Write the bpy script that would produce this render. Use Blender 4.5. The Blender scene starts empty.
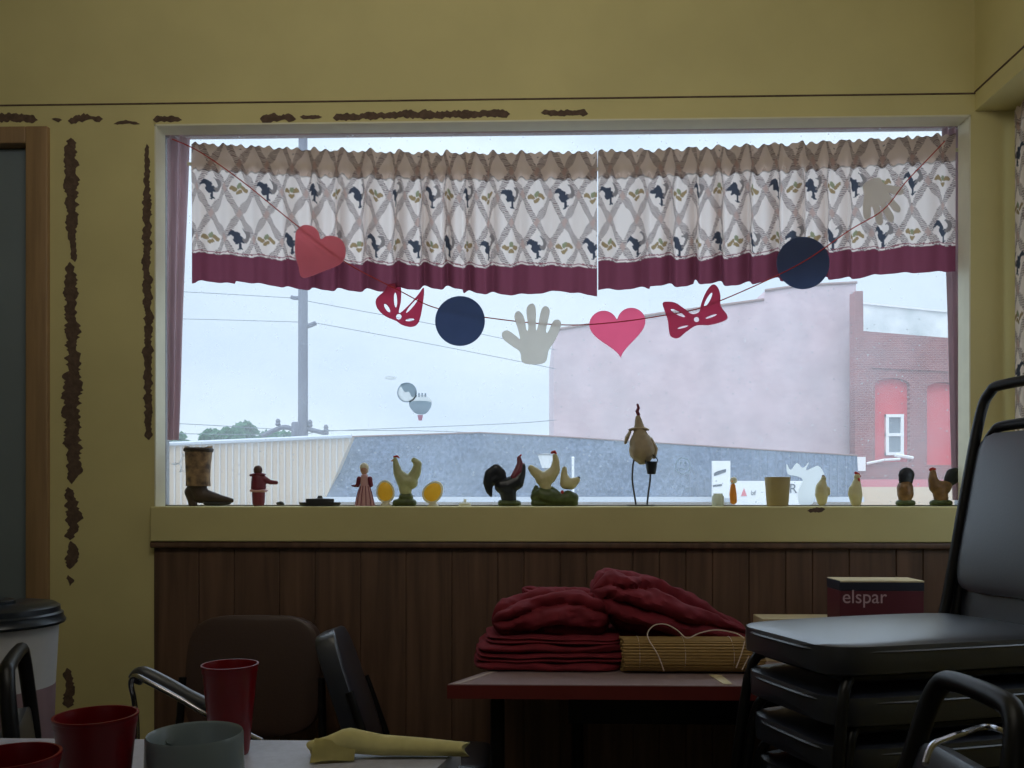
import bpy, bmesh, math, random
import numpy as np
from mathutils import Vector, Matrix, noise
random.seed(7)
COL = bpy.context.scene.collection
PI = math.pi
F = 850.0; HZ = 500.0; EYE = 1.15; YAW = math.radians(1.5)

def at(x, y, Y):
    """point of the plane at distance Y seen at photo position x, y"""
    dx, dz = (x-512)/F, -(y-HZ)/F
    c, s = math.cos(YAW), math.sin(YAW)
    rx, ry = dx*c - s, dx*s + c
    k = Y/ry
    return Vector((rx*k, Y, EYE+dz*k))

def lin(c):
    c = c/255.0
    return c/12.92 if c <= 0.04045 else ((c+0.055)/1.055)**2.4
def rgb(r, g, b): return (lin(r), lin(g), lin(b), 1)

# ------------------------------------------------------------------ materials
def mat(name, col, rough=0.6, metal=0.0, spec=0.5, var=0.0, scale=20.0, bump=0.0, trans=0.0, coat=0.0, alpha=None, col2=None, stretch=None):
    m = bpy.data.materials.new(name); m.use_nodes = True
    nt = m.node_tree; N = nt.nodes; L = nt.links
    b = N['Principled BSDF']
    b.inputs['Base Color'].default_value = col
    b.inputs['Roughness'].default_value = rough
    b.inputs['Metallic'].default_value = metal
    b.inputs['Specular IOR Level'].default_value = spec
    b.inputs['Coat Weight'].default_value = coat; b.inputs['Coat Roughness'].default_value = 0.33
    src = None
    if var or bump or col2:
        tc = N.new('ShaderNodeTexCoord'); mp = N.new('ShaderNodeMapping')
        if stretch: mp.inputs['Scale'].default_value = stretch
        L.new(tc.outputs['Object'], mp.inputs['Vector'])
        nz = N.new('ShaderNodeTexNoise'); nz.inputs['Scale'].default_value = scale; nz.inputs['Detail'].default_value = 5
        L.new(mp.outputs['Vector'], nz.inputs['Vector'])
        if var or col2:
            rp = N.new('ShaderNodeMapRange'); rp.inputs[1].default_value = 0.35; rp.inputs[2].default_value = 0.65
            L.new(nz.outputs['Fac'], rp.inputs[0])
            mx = N.new('ShaderNodeMix'); mx.data_type = 'RGBA'
            c2 = col2 if col2 else tuple(c*(1-var) for c in col[:3])+(1,)
            mx.inputs[6].default_value = col; mx.inputs[7].default_value = c2
            L.new(rp.outputs[0], mx.inputs[0]); L.new(mx.outputs[2], b.inputs['Base Color']); src = mx.outputs[2]
        if bump:
            bp = N.new('ShaderNodeBump'); bp.inputs['Strength'].default_value = bump; bp.inputs['Distance'].default_value = 0.01
            L.new(nz.outputs['Fac'], bp.inputs['Height']); L.new(bp.outputs['Normal'], b.inputs['Normal'])
    if trans:
        tr = N.new('ShaderNodeBsdfTranslucent'); tr.inputs['Color'].default_value = col
        if src: L.new(src, tr.inputs['Color'])
        ms = N.new('ShaderNodeMixShader'); ms.inputs[0].default_value = trans
        L.new(b.outputs[0], ms.inputs[1]); L.new(tr.outputs[0], ms.inputs[2])
        L.new(ms.outputs[0], N['Material Output'].inputs['Surface'])
    return m

def mat_attr(name, trans=0.7):
    m = bpy.data.materials.new(name); m.use_nodes = True
    nt = m.node_tree; N = nt.nodes; L = nt.links
    b = N['Principled BSDF']; b.inputs['Roughness'].default_value = 0.9; b.inputs['Specular IOR Level'].default_value = 0.1
    a = N.new('ShaderNodeAttribute'); a.attribute_name = 'pattern'
    L.new(a.outputs['Color'], b.inputs['Base Color'])
    tr = N.new('ShaderNodeBsdfTranslucent'); L.new(a.outputs['Color'], tr.inputs['Color'])
    ms = N.new('ShaderNodeMixShader'); ms.inputs[0].default_value = trans
    L.new(b.outputs[0], ms.inputs[1]); L.new(tr.outputs[0], ms.inputs[2])
    L.new(ms.outputs[0], N['Material Output'].inputs['Surface'])
    return m

M = {}
M['wall'] = mat('painted_wall', rgb(214, 203, 144), 0.75, var=0.10, scale=3, bump=0.08)
M['ceiling'] = mat('ceiling_paint', rgb(214, 208, 180), 0.9, var=0.05)
M['cream'] = mat('cream_paint', rgb(226, 222, 196), 0.5, var=0.05)
M['chip'] = mat('bare_brown_plaster', rgb(104, 84, 70), 0.9, var=0.35, scale=60, bump=0.4)
M['doorwood'] = mat('door_casing_wood', rgb(158, 128, 92), 0.55, var=0.2, scale=8, stretch=(8, 8, 0.6))
M['doorslab'] = mat('grey_door', rgb(118, 130, 136), 0.45, var=0.08, scale=3)
M['floor'] = mat('floor_tile', rgb(96, 84, 72), 0.5, var=0.2, scale=4)
M['frame'] = mat('grey_metal_frame', rgb(120, 118, 118), 0.5, var=0.1)
M['mauvewood'] = mat('mauve_wood', rgb(150, 116, 108), 0.6, var=0.15, scale=12)
M['blackvinyl'] = mat('black_vinyl', rgb(24, 30, 44), 0.42, spec=1.0, coat=1.0, bump=0.06, scale=220)
M['brownvinyl'] = mat('brown_vinyl', rgb(72, 54, 46), 0.42, spec=0.5, bump=0.06, scale=150)
M['blackmetal'] = mat('black_metal', rgb(16, 16, 18), 0.42, metal=0.2, var=0.2)
M['chrome'] = mat('chrome', rgb(200, 200, 205), 0.18, metal=1.0, var=0.05)
M['redcloth'] = mat('red_cloth', rgb(122, 22, 38), 0.85, var=0.2, scale=30, bump=0.2)
M['tablered'] = mat('red_brown_laminate', rgb(112, 40, 36), 0.45, var=0.15, scale=10)
M['tabletop'] = mat('speckled_grey_laminate', rgb(160, 138, 138), 0.35, var=0.2, scale=200)
M['tabletrim'] = mat('pale_strip', rgb(186, 168, 160), 0.5, var=0.1)
M['tablegrey'] = mat('white_tabletop', rgb(188, 190, 206), 0.4, var=0.12, scale=90)
M['redplastic'] = mat('red_plastic', rgb(140, 12, 26), 0.3, spec=0.5, trans=0.2, var=0.08)
M['greyplastic'] = mat('grey_mug_glaze', rgb(132, 146, 152), 0.25, var=0.05)
M['napkin'] = mat('cream_napkin', rgb(214, 204, 140), 0.9, var=0.12, scale=40, bump=0.15)
M['bamboo'] = mat('bamboo', rgb(170, 136, 78), 0.6, var=0.35, scale=30, stretch=(2, 30, 30))
M['string'] = mat('white_cord', rgb(225, 205, 190), 0.8, var=0.1)
M['redstring'] = mat('red_string', rgb(190, 60, 50), 0.8, var=0.1)
M['binwhite'] = mat('white_bin_plastic', rgb(206, 206, 206), 0.5, var=0.05)
M['binlow'] = mat('mauve_bin_plastic', rgb(150, 124, 130), 0.55, var=0.08)
M['binlid'] = mat('black_lid', rgb(30, 38, 48), 0.3, var=0.1)
M['boxred'] = mat('maroon_card', rgb(98, 40, 50), 0.5, var=0.1)
M['boxdark'] = mat('navy_card', rgb(40, 44, 58), 0.5, var=0.1)
M['boxtext'] = mat('pale_print', rgb(205, 175, 180), 0.6, var=0.02)
M['card'] = mat('cream_card', rgb(220, 205, 165), 0.7, var=0.08)
M['pheart'] = mat('pink_paper', rgb(255, 165, 190), 0.8, trans=0.92, var=0.04)
M['rheart'] = mat('red_paper', rgb(255, 182, 194), 0.8, trans=0.8, var=0.04)
M['bowpaper'] = mat('crimson_paper', rgb(220, 122, 150), 0.8, trans=0.8, var=0.04)
M['blackpaper'] = mat('black_paper', rgb(124, 138, 166), 0.8, trans=0.8, var=0.06)
M['handpaper'] = mat('pale_paper', rgb(243, 240, 234), 0.85, trans=0.8, var=0.03)
M['whitepaper'] = mat('white_paper', rgb(240, 240, 240), 0.85, trans=0.5, var=0.02)
M['mauvecloth'] = mat('mauve_cloth', rgb(224, 200, 206), 0.9, trans=0.75, var=0.12, scale=14, stretch=(3, 3, 0.4))
# figurines
M['f_boot'] = mat('boot_dark', rgb(70, 56, 48), 0.5, var=0.35, scale=30)
M['f_tan'] = mat('boot_tan', rgb(164, 134, 98), 0.6, col2=rgb(86, 68, 54), scale=45)
M['f_maroon'] = mat('maroon_glaze', rgb(118, 44, 62), 0.4, var=0.2, scale=40)
M['f_skin'] = mat('skin_glaze', rgb(196, 150, 128), 0.5, var=0.05)
M['f_hair'] = mat('brown_hair', rgb(96, 64, 56), 0.6, var=0.2)
M['f_pink'] = mat('pale_pink', rgb(206, 160, 164), 0.5, var=0.08)
M['f_white'] = mat('white_glaze', rgb(240, 236, 216), 0.35, var=0.08, scale=30, trans=.45)
M['f_ivory'] = mat('ivory_glaze', rgb(206, 196, 150), 0.4, var=0.15, scale=40)
M['f_sage'] = mat('sage_glaze', rgb(182, 184, 138), 0.4, var=0.2, scale=50)
M['f_green'] = mat('green_glaze', rgb(84, 98, 56), 0.5, var=0.35, scale=60)
M['f_black'] = mat('black_glaze', rgb(34, 38, 46), 0.35, var=0.3, scale=40)
M['f_brown'] = mat('brown_glaze', rgb(142, 104, 62), 0.4, var=0.45, scale=50)
M['f_red'] = mat('red_glaze', rgb(190, 52, 48), 0.4, var=0.1)
M['f_yellow'] = mat('golden_glaze', rgb(255, 200, 70), 0.4, var=0.12, trans=0.7)
M['f_orange'] = mat('orange_glaze', rgb(236, 150, 56), 0.4, var=0.1)
M['f_pot'] = mat('khaki_pot', rgb(168, 150, 104), 0.6, var=0.08)
M['f_dark'] = mat('dark_tin', rgb(60, 60, 60), 0.5, var=0.2)
M['f_rust'] = mat('weathered_tin', rgb(176, 158, 128), 0.6, var=0.25, scale=30)
# outdoors
M['asphalt'] = mat('asphalt', rgb(150, 150, 152), 0.95, var=0.15, scale=1)
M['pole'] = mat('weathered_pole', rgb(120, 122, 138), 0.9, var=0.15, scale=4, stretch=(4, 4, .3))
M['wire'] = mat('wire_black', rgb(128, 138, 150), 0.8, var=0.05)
M['siding'] = mat('ivory_siding', rgb(206, 184, 158), 0.7, var=0.06, scale=1)
M['fascia'] = mat('fascia_grey', rgb(210, 216, 226), 0.6, var=0.05)
M['parapet'] = mat('white_parapet', rgb(250, 252, 252), 0.8, col2=rgb(205, 212, 212), scale=0.8)
M['infill'] = mat('red_boarding', rgb(222, 84, 92), 0.8, var=0.08, scale=1.2)
M['signwhite'] = mat('sign_white', rgb(250, 250, 250), 0.5, var=0.02)
M['signink'] = mat('sign_ink', rgb(60, 66, 80), 0.6, var=0.02)
M['outglass'] = mat('dark_glass', rgb(130, 140, 150), 0.1, var=0.1)
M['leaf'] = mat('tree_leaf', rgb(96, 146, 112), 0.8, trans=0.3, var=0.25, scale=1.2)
M['bark'] = mat('bark', rgb(110, 100, 90), 0.9, var=0.2)
M['kerb'] = mat('sandy_kerb', rgb(232, 205, 175), 0.9, var=0.1)

def brick_mat(name, c1, c2, mortar, scale, bw=0.5, rh=0.25, ms=0.02, rot=0):
    m = bpy.data.materials.new(name); m.use_nodes = True
    nt = m.node_tree; N = nt.nodes; L = nt.links; b = N['Principled BSDF']; b.inputs['Roughness'].default_value = 0.9
    tc = N.new('ShaderNodeTexCoord'); mp = N.new('ShaderNodeMapping'); mp.inputs['Rotation'].default_value = (PI/2, 0, 0)
    L.new(tc.outputs['Object'], mp.inputs['Vector'])
    br = N.new('ShaderNodeTexBrick'); br.inputs['Scale'].default_value = scale
    br.inputs['Color1'].default_value = c1; br.inputs['Color2'].default_value = c2; br.inputs['Mortar'].default_value = mortar
    br.inputs['Mortar Size'].default_value = ms; br.inputs['Brick Width'].default_value = bw; br.inputs['Row Height'].default_value = rh
    L.new(mp.outputs['Vector'], br.inputs['Vector'])
    nz = N.new('ShaderNodeTexNoise'); nz.inputs['Scale'].default_value = 0.9; nz.inputs['Detail'].default_value = 8
    L.new(tc.outputs['Object'], nz.inputs['Vector'])
    mx = N.new('ShaderNodeMix'); mx.data_type = 'RGBA'; mx.blend_type = 'MULTIPLY'; mx.inputs[0].default_value = 0.7
    rp = N.new('ShaderNodeMapRange'); rp.inputs[1].default_value = 0.3; rp.inputs[2].default_value = 0.7; rp.inputs[3].default_value = 0.75; rp.inputs[4].default_value = 1.1
    L.new(nz.outputs['Fac'], rp.inputs[0]); L.new(br.outputs['Color'], mx.inputs[6]); L.new(rp.outputs[0], mx.inputs[7])
    L.new(mx.outputs[2], b.inputs['Base Color'])
    return m
M['brick'] = brick_mat('red_brick', rgb(156, 92, 90), rgb(140, 78, 78), rgb(178, 138, 134), 3.2)
M['mauve_wall'] = brick_mat('mauve_rendered_brick', rgb(220, 196, 202), rgb(212, 188, 195), rgb(215, 192, 198), 2.0)
M['shingle'] = brick_mat('grey_shingles', rgb(66, 80, 102), rgb(108, 122, 146), rgb(72, 86, 108), 5.0, ms=0.01, bw=.3, rh=.3)

def panel_mat():
    m = bpy.data.materials.new('wood_panelling'); m.use_nodes = True
    nt = m.node_tree; N = nt.nodes; L = nt.links; b = N['Principled BSDF']; b.inputs['Roughness'].default_value = 0.45
    tc = N.new('ShaderNodeTexCoord'); mp = N.new('ShaderNodeMapping'); mp.inputs['Scale'].default_value = (14, 14, 0.9)
    L.new(tc.outputs['Object'], mp.inputs['Vector'])
    nz = N.new('ShaderNodeTexNoise'); nz.inputs['Scale'].default_value = 2.5; nz.inputs['Detail'].default_value = 7; nz.inputs['Distortion'].default_value = 0.6
    L.new(mp.outputs['Vector'], nz.inputs['Vector'])
    cr = N.new('ShaderNodeValToRGB'); cr.color_ramp.elements[0].position = 0.3; cr.color_ramp.elements[0].color = rgb(84, 64, 52)
    cr.color_ramp.elements[1].position = 0.7; cr.color_ramp.elements[1].color = rgb(116, 88, 70)
    L.new(nz.outputs['Fac'], cr.inputs[0]); L.new(cr.outputs[0], b.inputs['Base Color'])
    return m
M['panel'] = panel_mat()

def glass_mat():
    m = bpy.data.materials.new('specked_hazed_glass'); m.use_nodes = True
    nt = m.node_tree; N = nt.nodes; L = nt.links; N.remove(N['Principled BSDF'])
    t = N.new('ShaderNodeBsdfTransparent'); t.inputs['Color'].default_value = (0.98, 0.99, 0.99, 1)
    d = N.new('ShaderNodeBsdfTranslucent'); d.inputs['Color'].default_value = (0.90, 0.97, 1.0, 1)
    tc = N.new('ShaderNodeTexCoord')
    vo = N.new('ShaderNodeTexVoronoi'); vo.inputs['Scale'].default_value = 55; L.new(tc.outputs['Object'], vo.inputs['Vector'])
    nz = N.new('ShaderNodeTexNoise'); nz.inputs['Scale'].default_value = 5; nz.inputs['Detail'].default_value = 6; L.new(tc.outputs['Object'], nz.inputs['Vector'])
    # specks: centres of cells, only where the colour value is high
    r1 = N.new('ShaderNodeMapRange'); r1.inputs[1].default_value = 0.12; r1.inputs[2].default_value = 0.22; r1.inputs[3].default_value = 1; r1.inputs[4].default_value = 0
    L.new(vo.outputs['Distance'], r1.inputs[0])
    sp = N.new('ShaderNodeSeparateColor'); L.new(vo.outputs['Color'], sp.inputs[0])
    r2 = N.new('ShaderNodeMapRange'); r2.inputs[1].default_value = 0.70; r2.inputs[2].default_value = 0.98
    L.new(sp.outputs[0], r2.inputs[0])
    mu = N.new('ShaderNodeMath'); mu.operation = 'MULTIPLY'; L.new(r1.outputs[0], mu.inputs[0]); L.new(r2.outputs[0], mu.inputs[1])
    m2 = N.new('ShaderNodeMath'); m2.operation = 'MULTIPLY'; m2.inputs[1].default_value = 0.22; L.new(mu.outputs[0], m2.inputs[0])
    r3 = N.new('ShaderNodeMapRange'); r3.inputs[1].default_value = 0.35; r3.inputs[2].default_value = 0.65; r3.inputs[3].default_value = 0.13; r3.inputs[4].default_value = 0.19  # pale veil over the whole pane: haze and glare mixed into the glass
    L.new(nz.outputs['Fac'], r3.inputs[0])
    ad = N.new('ShaderNodeMath'); ad.operation = 'ADD'; L.new(m2.outputs[0], ad.inputs[0]); L.new(r3.outputs[0], ad.inputs[1])
    ms = N.new('ShaderNodeMixShader'); L.new(ad.outputs[0], ms.inputs[0]); L.new(t.outputs[0], ms.inputs[1]); L.new(d.outputs[0], ms.inputs[2])
    L.new(ms.outputs[0], N['Material Output'].inputs['Surface'])
    return m
M['glass'] = glass_mat()
M['fabric'] = mat_attr('rooster_print_fabric', 0.72)

# ------------------------------------------------------------------ mesh helpers
def tag(o, label=None, cat=None, group=None, kind=None):
    if label: o['label'] = label
    if cat: o['category'] = cat
    if group: o['group'] = group
    if kind: o['kind'] = kind
    return o
def thing(name, label, cat, loc, rotz=0, group=None):
    o = bpy.data.objects.new(name, None); COL.objects.link(o); o.location = loc; o.rotation_euler = (0, 0, rotz)
    o.empty_display_size = 0.05
    return tag(o, label, cat, group)
def obj(name, bm, m, parent=None, smooth=True, loc=None):
    me = bpy.data.meshes.new(name)
    if isinstance(bm, bmesh.types.BMesh):
        bmesh.ops.recalc_face_normals(bm, faces=bm.faces)
        bm.to_mesh(me); bm.free()
    else: me = bm
    o = bpy.data.objects.new(name, me); COL.objects.link(o)
    me.materials.clear(); me.materials.append(M[m] if isinstance(m, str) else m)
    if smooth:
        for p in me.polygons: p.use_smooth = True
        try:
            me.set_sharp_from_angle(angle=math.radians(42))
        except Exception: pass
    if parent: o.parent = parent
    if loc is not None: o.location = loc
    return o
def struct(name, bm, m, parent=None, smooth=False, label=None):
    o = obj(name, bm, m, parent, smooth)
    if not parent: o['kind'] = 'structure'
    if label: o['label'] = label
    return o
def box(bm, a, b, bevel=0.0):
    r = bmesh.ops.create_cube(bm, size=1)
    a = Vector(a); b = Vector(b); c = (a+b)/2; d = b-a
    bmesh.ops.scale(bm, vec=[abs(k) for k in d], verts=r['verts']); bmesh.ops.translate(bm, vec=c, verts=r['verts'])
    if bevel:
        es = list({e for v in r['verts'] for e in v.link_edges})
        bmesh.ops.bevel(bm, geom=es, offset=bevel, segments=3, affect='EDGES', profile=0.5)
    return bm
def boxbm(a, b, bevel=0.0): return box(bmesh.new(), a, b, bevel)
def prism(bm, pts, y0, y1):
    """polygon in x-z extruded along y"""
    vs = [bm.verts.new((p[0], y0, p[1])) for p in pts]; f = bm.faces.new(vs)
    r = bmesh.ops.extrude_face_region(bm, geom=[f])
    bmesh.ops.translate(bm, vec=(0, y1-y0, 0), verts=[v for v in r['geom'] if isinstance(v, bmesh.types.BMVert)])
    return bm
def tube(bm, pts, r, seg=10, cap=True, closed=False):
    pts = [Vector(p) for p in pts]; n = len(pts)
    rs = r if isinstance(r, (list, tuple)) else [r]*n
    rings = []; up = None
    for i, p in enumerate(pts):
        if closed: d = pts[(i+1) % n]-pts[i-1]
        else: d = pts[min(i+1, n-1)]-pts[max(i-1, 0)]
        d = d.normalized() if d.length > 1e-9 else Vector((0, 0, 1))
        if up is None:
            up = d.orthogonal().normalized()
        up = (up-d*up.dot(d)); up = up.normalized() if up.length > 1e-6 else d.orthogonal().normalized()
        s = d.cross(up)
        rings.append([bm.verts.new(p+(up*math.cos(2*PI*k/seg)+s*math.sin(2*PI*k/seg))*rs[i]) for k in range(seg)])
    for i in range(n-1 if not closed else n):
        a, b = rings[i], rings[(i+1) % n]
        for k in range(seg): bm.faces.new((a[k], a[(k+1) % seg], b[(k+1) % seg], b[k]))
    if cap and not closed:
        bm.faces.new(rings[0][::-1]); bm.faces.new(rings[-1])
    return bm
def smoothpath(pts, n=8):
    pts = [Vector(p) for p in pts]; out = []
    for i in range(len(pts)-1):
        p0 = pts[max(i-1, 0)]; p1 = pts[i]; p2 = pts[i+1]; p3 = pts[min(i+2, len(pts)-1)]
        for k in range(n):
            t = k/n
            out.append(0.5*((2*p1)+(p2-p0)*t+(2*p0-5*p1+4*p2-p3)*t*t+(3*p1-p0-3*p2+p3)*t**3))
    out.append(pts[-1]); return out
def lathe(bm, prof, seg=32, c=(0, 0, 0), sx=1, sy=1):
    rings = []
    for r, z in prof:
        if r < 1e-5: rings.append([bm.verts.new((c[0], c[1], c[2]+z))])
        else: rings.append([bm.verts.new((c[0]+r*sx*math.cos(2*PI*k/seg), c[1]+r*sy*math.sin(2*PI*k/seg), c[2]+z)) for k in range(seg)])
    for a, b in zip(rings, rings[1:]):
        for k in range(seg):
            k2 = (k+1) % seg
            if len(a) == 1 and len(b) == 1: continue
            if len(a) == 1: bm.faces.new((a[0], b[k2], b[k]))
            elif len(b) == 1: bm.faces.new((a[k], a[k2], b[0]))
            else: bm.faces.new((a[k], a[k2], b[k2], b[k]))
    return bm
def remeshed(bm, vox, smooth=3):
    me = bpy.data.meshes.new('tmp'); bm.to_mesh(me); bm.free()
    o = bpy.data.objects.new('tmp', me); COL.objects.link(o)
    r = o.modifiers.new('r', 'REMESH'); r.mode = 'VOXEL'; r.voxel_size = vox
    if smooth:
        s = o.modifiers.new('s', 'SMOOTH'); s.factor = 0.5; s.iterations = smooth
    dg = bpy.context.evaluated_depsgraph_get()
    out = bpy.data.meshes.new_from_object(o.evaluated_get(dg))
    bpy.data.objects.remove(o); bpy.data.meshes.remove(me)
    return out
def textmesh(s, size, depth):
    cu = bpy.data.curves.new('t', 'FONT'); cu.body = s; cu.size = size; cu.extrude = depth
    o = bpy.data.objects.new('t', cu); COL.objects.link(o)
    dg = bpy.context.evaluated_depsgraph_get()
    me = bpy.data.meshes.new_from_object(o.evaluated_get(dg)); bpy.data.objects.remove(o)
    me.transform(Matrix.Rotation(PI/2, 4, 'X'))
    return me
def dup(root, loc, rotz, label=None, group=None):
    r = root.copy(); COL.objects.link(r); r.location = loc; r.rotation_euler = (0, 0, rotz)
    if label: r['label'] = label
    if group: r['group'] = group
    for ch in list(root.children):
        c = ch.copy(); COL.objects.link(c); c.parent = r
        for g in ch.children:
            d = g.copy(); COL.objects.link(d); d.parent = c
    return r

# ================================================================== SETTING
WY = 2.60           # inner face of window wall
A = at(155, 506, WY); B = at(970, 506, WY)
OX0, OX1 = A.x, B.x
SILL = EYE-0.020
OTOP = at(560, 120, WY).z
GY = 2.80           # glass plane
RX = 1.50           # right wall
CX = at(975, 60, WY).x   # header face
CEIL = 2.95
struct('floor', boxbm((-3.2, -3.2, -0.1), (1.8, 2.7, 0)), 'floor')
struct('ceiling', boxbm((-3.2, -3.2, CEIL), (1.8, 2.7, CEIL+0.1)), 'ceiling')
struct('wall_left', boxbm((-3.2, -3.2, 0), (-3.0, 2.7, CEIL)), 'wall')
struct('wall_rear', boxbm((-3.2, -3.3, 0), (1.8, -3.1, CEIL)), 'wall')
DX1 = at(50, 300, WY).x; DX0 = DX1-0.95; DTOP = at(25, 128, WY).z
bm = bmesh.new()
box(bm, (OX1, WY, 0), (1.8, WY+0.06, CEIL))
box(bm, (DX1-0.02, WY, 0), (OX0, WY+0.06, CEIL))
box(bm, (OX0, WY, OTOP), (OX1, WY+0.06, CEIL))
box(bm, (OX0, WY, 0), (OX1, WY+0.06, SILL-0.03))
box(bm, (DX0, WY, DTOP-.02), (DX1-0.02, WY+0.06, CEIL))
box(bm, (-3.2, WY, 0), (DX0, WY+0.06, CEIL))
wf = struct('wall_front', bm, 'wall')
# outer skin around the window recess
GX0, GX1 = at(162, 300, GY).x, at(963, 300, GY).x
GTOP = at(560, 125, GY).z
bm = bmesh.new()
box(bm, (-3.2, WY+0.06, -1.6), (GX0-0.02, GY+0.10, CEIL+.1))
box(bm, (GX1+0.02, WY+0.06, -1.6), (1.8, GY+0.10, CEIL+.1))
box(bm, (GX0-0.02, WY+0.06, GTOP+.02), (GX1+.02, GY+0.10, CEIL+.1))
box(bm, (GX0-0.02, WY+0.06, -1.6), (GX1+.02, GY+0.10, SILL-.03))
struct('wall_outer', bm, 'cream')
# scribed line on wall just above the window, and paint chips
def chips(px_pts, horizontal, seed, Y=WY):
    """ragged band through (x, y, halfwidth) photo points on the wall"""
    rnd = random.Random(seed); bm = bmesh.new(); rows = []
    P = []
    for a, b in zip(px_pts, px_pts[1:]):
        L_ = max(abs(a[0]-b[0]), abs(a[1]-b[1])); n = max(int(L_/1.6), 1)
        for k in range(n):
            t = k/n; P.append([a[j]+(b[j]-a[j])*t for j in range(3)])
    P.append(list(px_pts[-1]))
    w1 = w2 = 0
    for i, (x, y, h) in enumerate(P):
        w1 = 0.6*w1+rnd.uniform(-.5, .5)*h*.7; w2 = 0.6*w2+rnd.uniform(-.5, .5)*h*.7
        e = min(1, i/2.0, (len(P)-1-i)/2.0)
        a = max(h+w1, .15)*max(e, .05); b = max(h+w2, .15)*max(e, .05)
        if horizontal: p, q = at(x, y-a, Y), at(x, y+b, Y)
        else: p, q = at(x-a, y, Y), at(x+b, y, Y)
        rows.append((p, q))
    vs = []
    for p, q in rows:
        vs.append([bm.verts.new((p.x, Y-.0015, p.z)), bm.verts.new((q.x, Y-.0015, q.z)), bm.verts.new((p.x, Y+.001, p.z)), bm.verts.new((q.x, Y+.001, q.z))])
    for a, b in zip(vs, vs[1:]):
        bm.faces.new((a[0], a[1], b[1], b[0])); bm.faces.new((a[0], b[0], b[2], a[2])); bm.faces.new((a[1], a[3], b[3], b[1]))
    o = obj('paint_chip', bm, 'chip', wf, smooth=False); return o
V = [
 [(71, 138, 5), (71, 162, 5.5), (72, 200, 5.5), (72, 232, 5), (73, 243, 3), (75, 262, 3.5)],
 [(70, 262, 4), (72, 290, 6), (71, 318, 6), (73, 350, 7), (73, 400, 7.5), (73, 445, 7.5), (74, 470, 6), (72, 484, 3.5)],
 [(68, 487, 2), (73, 505, 7), (73, 530, 6), (70, 540, 4)],
 [(71, 541, 3), (73, 556, 6), (70, 569, 4)],
 [(68, 575, 2), (71, 580, 4), (70, 586, 3)],
 [(67, 668, 4), (69, 685, 5), (68, 708, 4.5)],
 [(147, 144, 2), (147, 162, 2.5), (147, 200, 4), (147, 260, 4), (148, 330, 4), (148, 400, 4), (149, 440, 3)]]
for i, v in enumerate(V): chips(v, False, i+3)
Hh = [[(-6, 119, 4), (10, 117, 3.5), (32, 118, 4), (38, 120, 1)], [(52, 119, 2), (62, 120, 2.5)], [(68, 121, 3), (84, 118, 3.5), (103, 119, 2.5)],
      [(114, 124, 1), (126, 122, 1.5), (140, 124, 1)], [(153, 120, 2.5), (168, 119, 3), (182, 120, 2)], [(260, 119, 3.5), (285, 118, 4), (296, 119, 3)],
      [(300, 117, 1.5), (322, 117, 1.5)], [(333, 118, 3), (400, 115, 3.5), (455, 114, 3.5), (510, 114, 3.5)], [(541, 113, 2.5), (566, 113, 3), (588, 114, 3)]]
for i, v in enumerate(Hh): chips(v, True, i+30)
chips([(807, 511, 1.5), (815, 510, 2.5), (825, 509, 2)], True, 50, WY-.034)
bm = bmesh.new(); z = at(500, 99.5, WY).z; box(bm, (-3, WY-.003, z-.002), (CX, WY+.001, z+.002))
o = struct('trim_1', bm, 'chip')
# window: sill board, head strip, metal frame, glass
bm = bmesh.new(); box(bm, (OX0, WY-.035, SILL-.107), (OX1+.0, WY+0.0, SILL), 0.004); box(bm, (OX0+.001, WY-.002, SILL-.03), (OX1-.001, WY+.062, SILL)); box(bm, (GX0-.015, WY+.06, SILL-.03), (GX1+.015, GY-.015, SILL))
struct('trim_2', bm, 'wall', label='painted window sill board')
M['sillpaint'] = M['wall']
bm = bmesh.new()
for x0, x1 in ((OX0, OX0+.004), (OX1-.004, OX1)):
    box(bm, (x0, WY-.004, SILL), (x1, WY+.064, OTOP))
box(bm, (OX0, WY-.004, OTOP-.005), (OX1, WY+.064, OTOP))
struct('trim_3', bm, 'cream', label='pale painted edge lining the window opening')
win = bpy.data.objects.new('window_1', None); COL.objects.link(win); win['kind'] = 'structure'; win.location = ((GX0+GX1)/2, GY, SILL)
def P_(o, root):
    o.parent = root; o.matrix_parent_inverse = Matrix.Translation(-Vector(root.location)); return o
bm = bmesh.new()
fr = 0.012
box(bm, (GX0-.02, GY-.02, SILL), (GX0+fr, GY+.03, GTOP+.02)); box(bm, (GX1-fr, GY-.02, SILL), (GX1+.02, GY+.03, GTOP+.02))
P_(obj('window_frame', bm, 'frame', smooth=False), win)
bm = boxbm((GX0-.02, GY-.02, at(560, 131.5, GY).z), (GX1+.02, GY+.03, GTOP+.02)); P_(obj('window_head', bm, 'mauvewood', smooth=False), win)
bm = boxbm((GX0-.02, GY-.014, SILL-.01), (GX1+.02, GY+.03, SILL+.004)); P_(obj('window_rail', bm, 'frame', smooth=False), win)
P_(obj('window_pane', boxbm((GX0, GY+.002, SILL), (GX1, GY+.008, GTOP)), 'glass', smooth=False), win)
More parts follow.
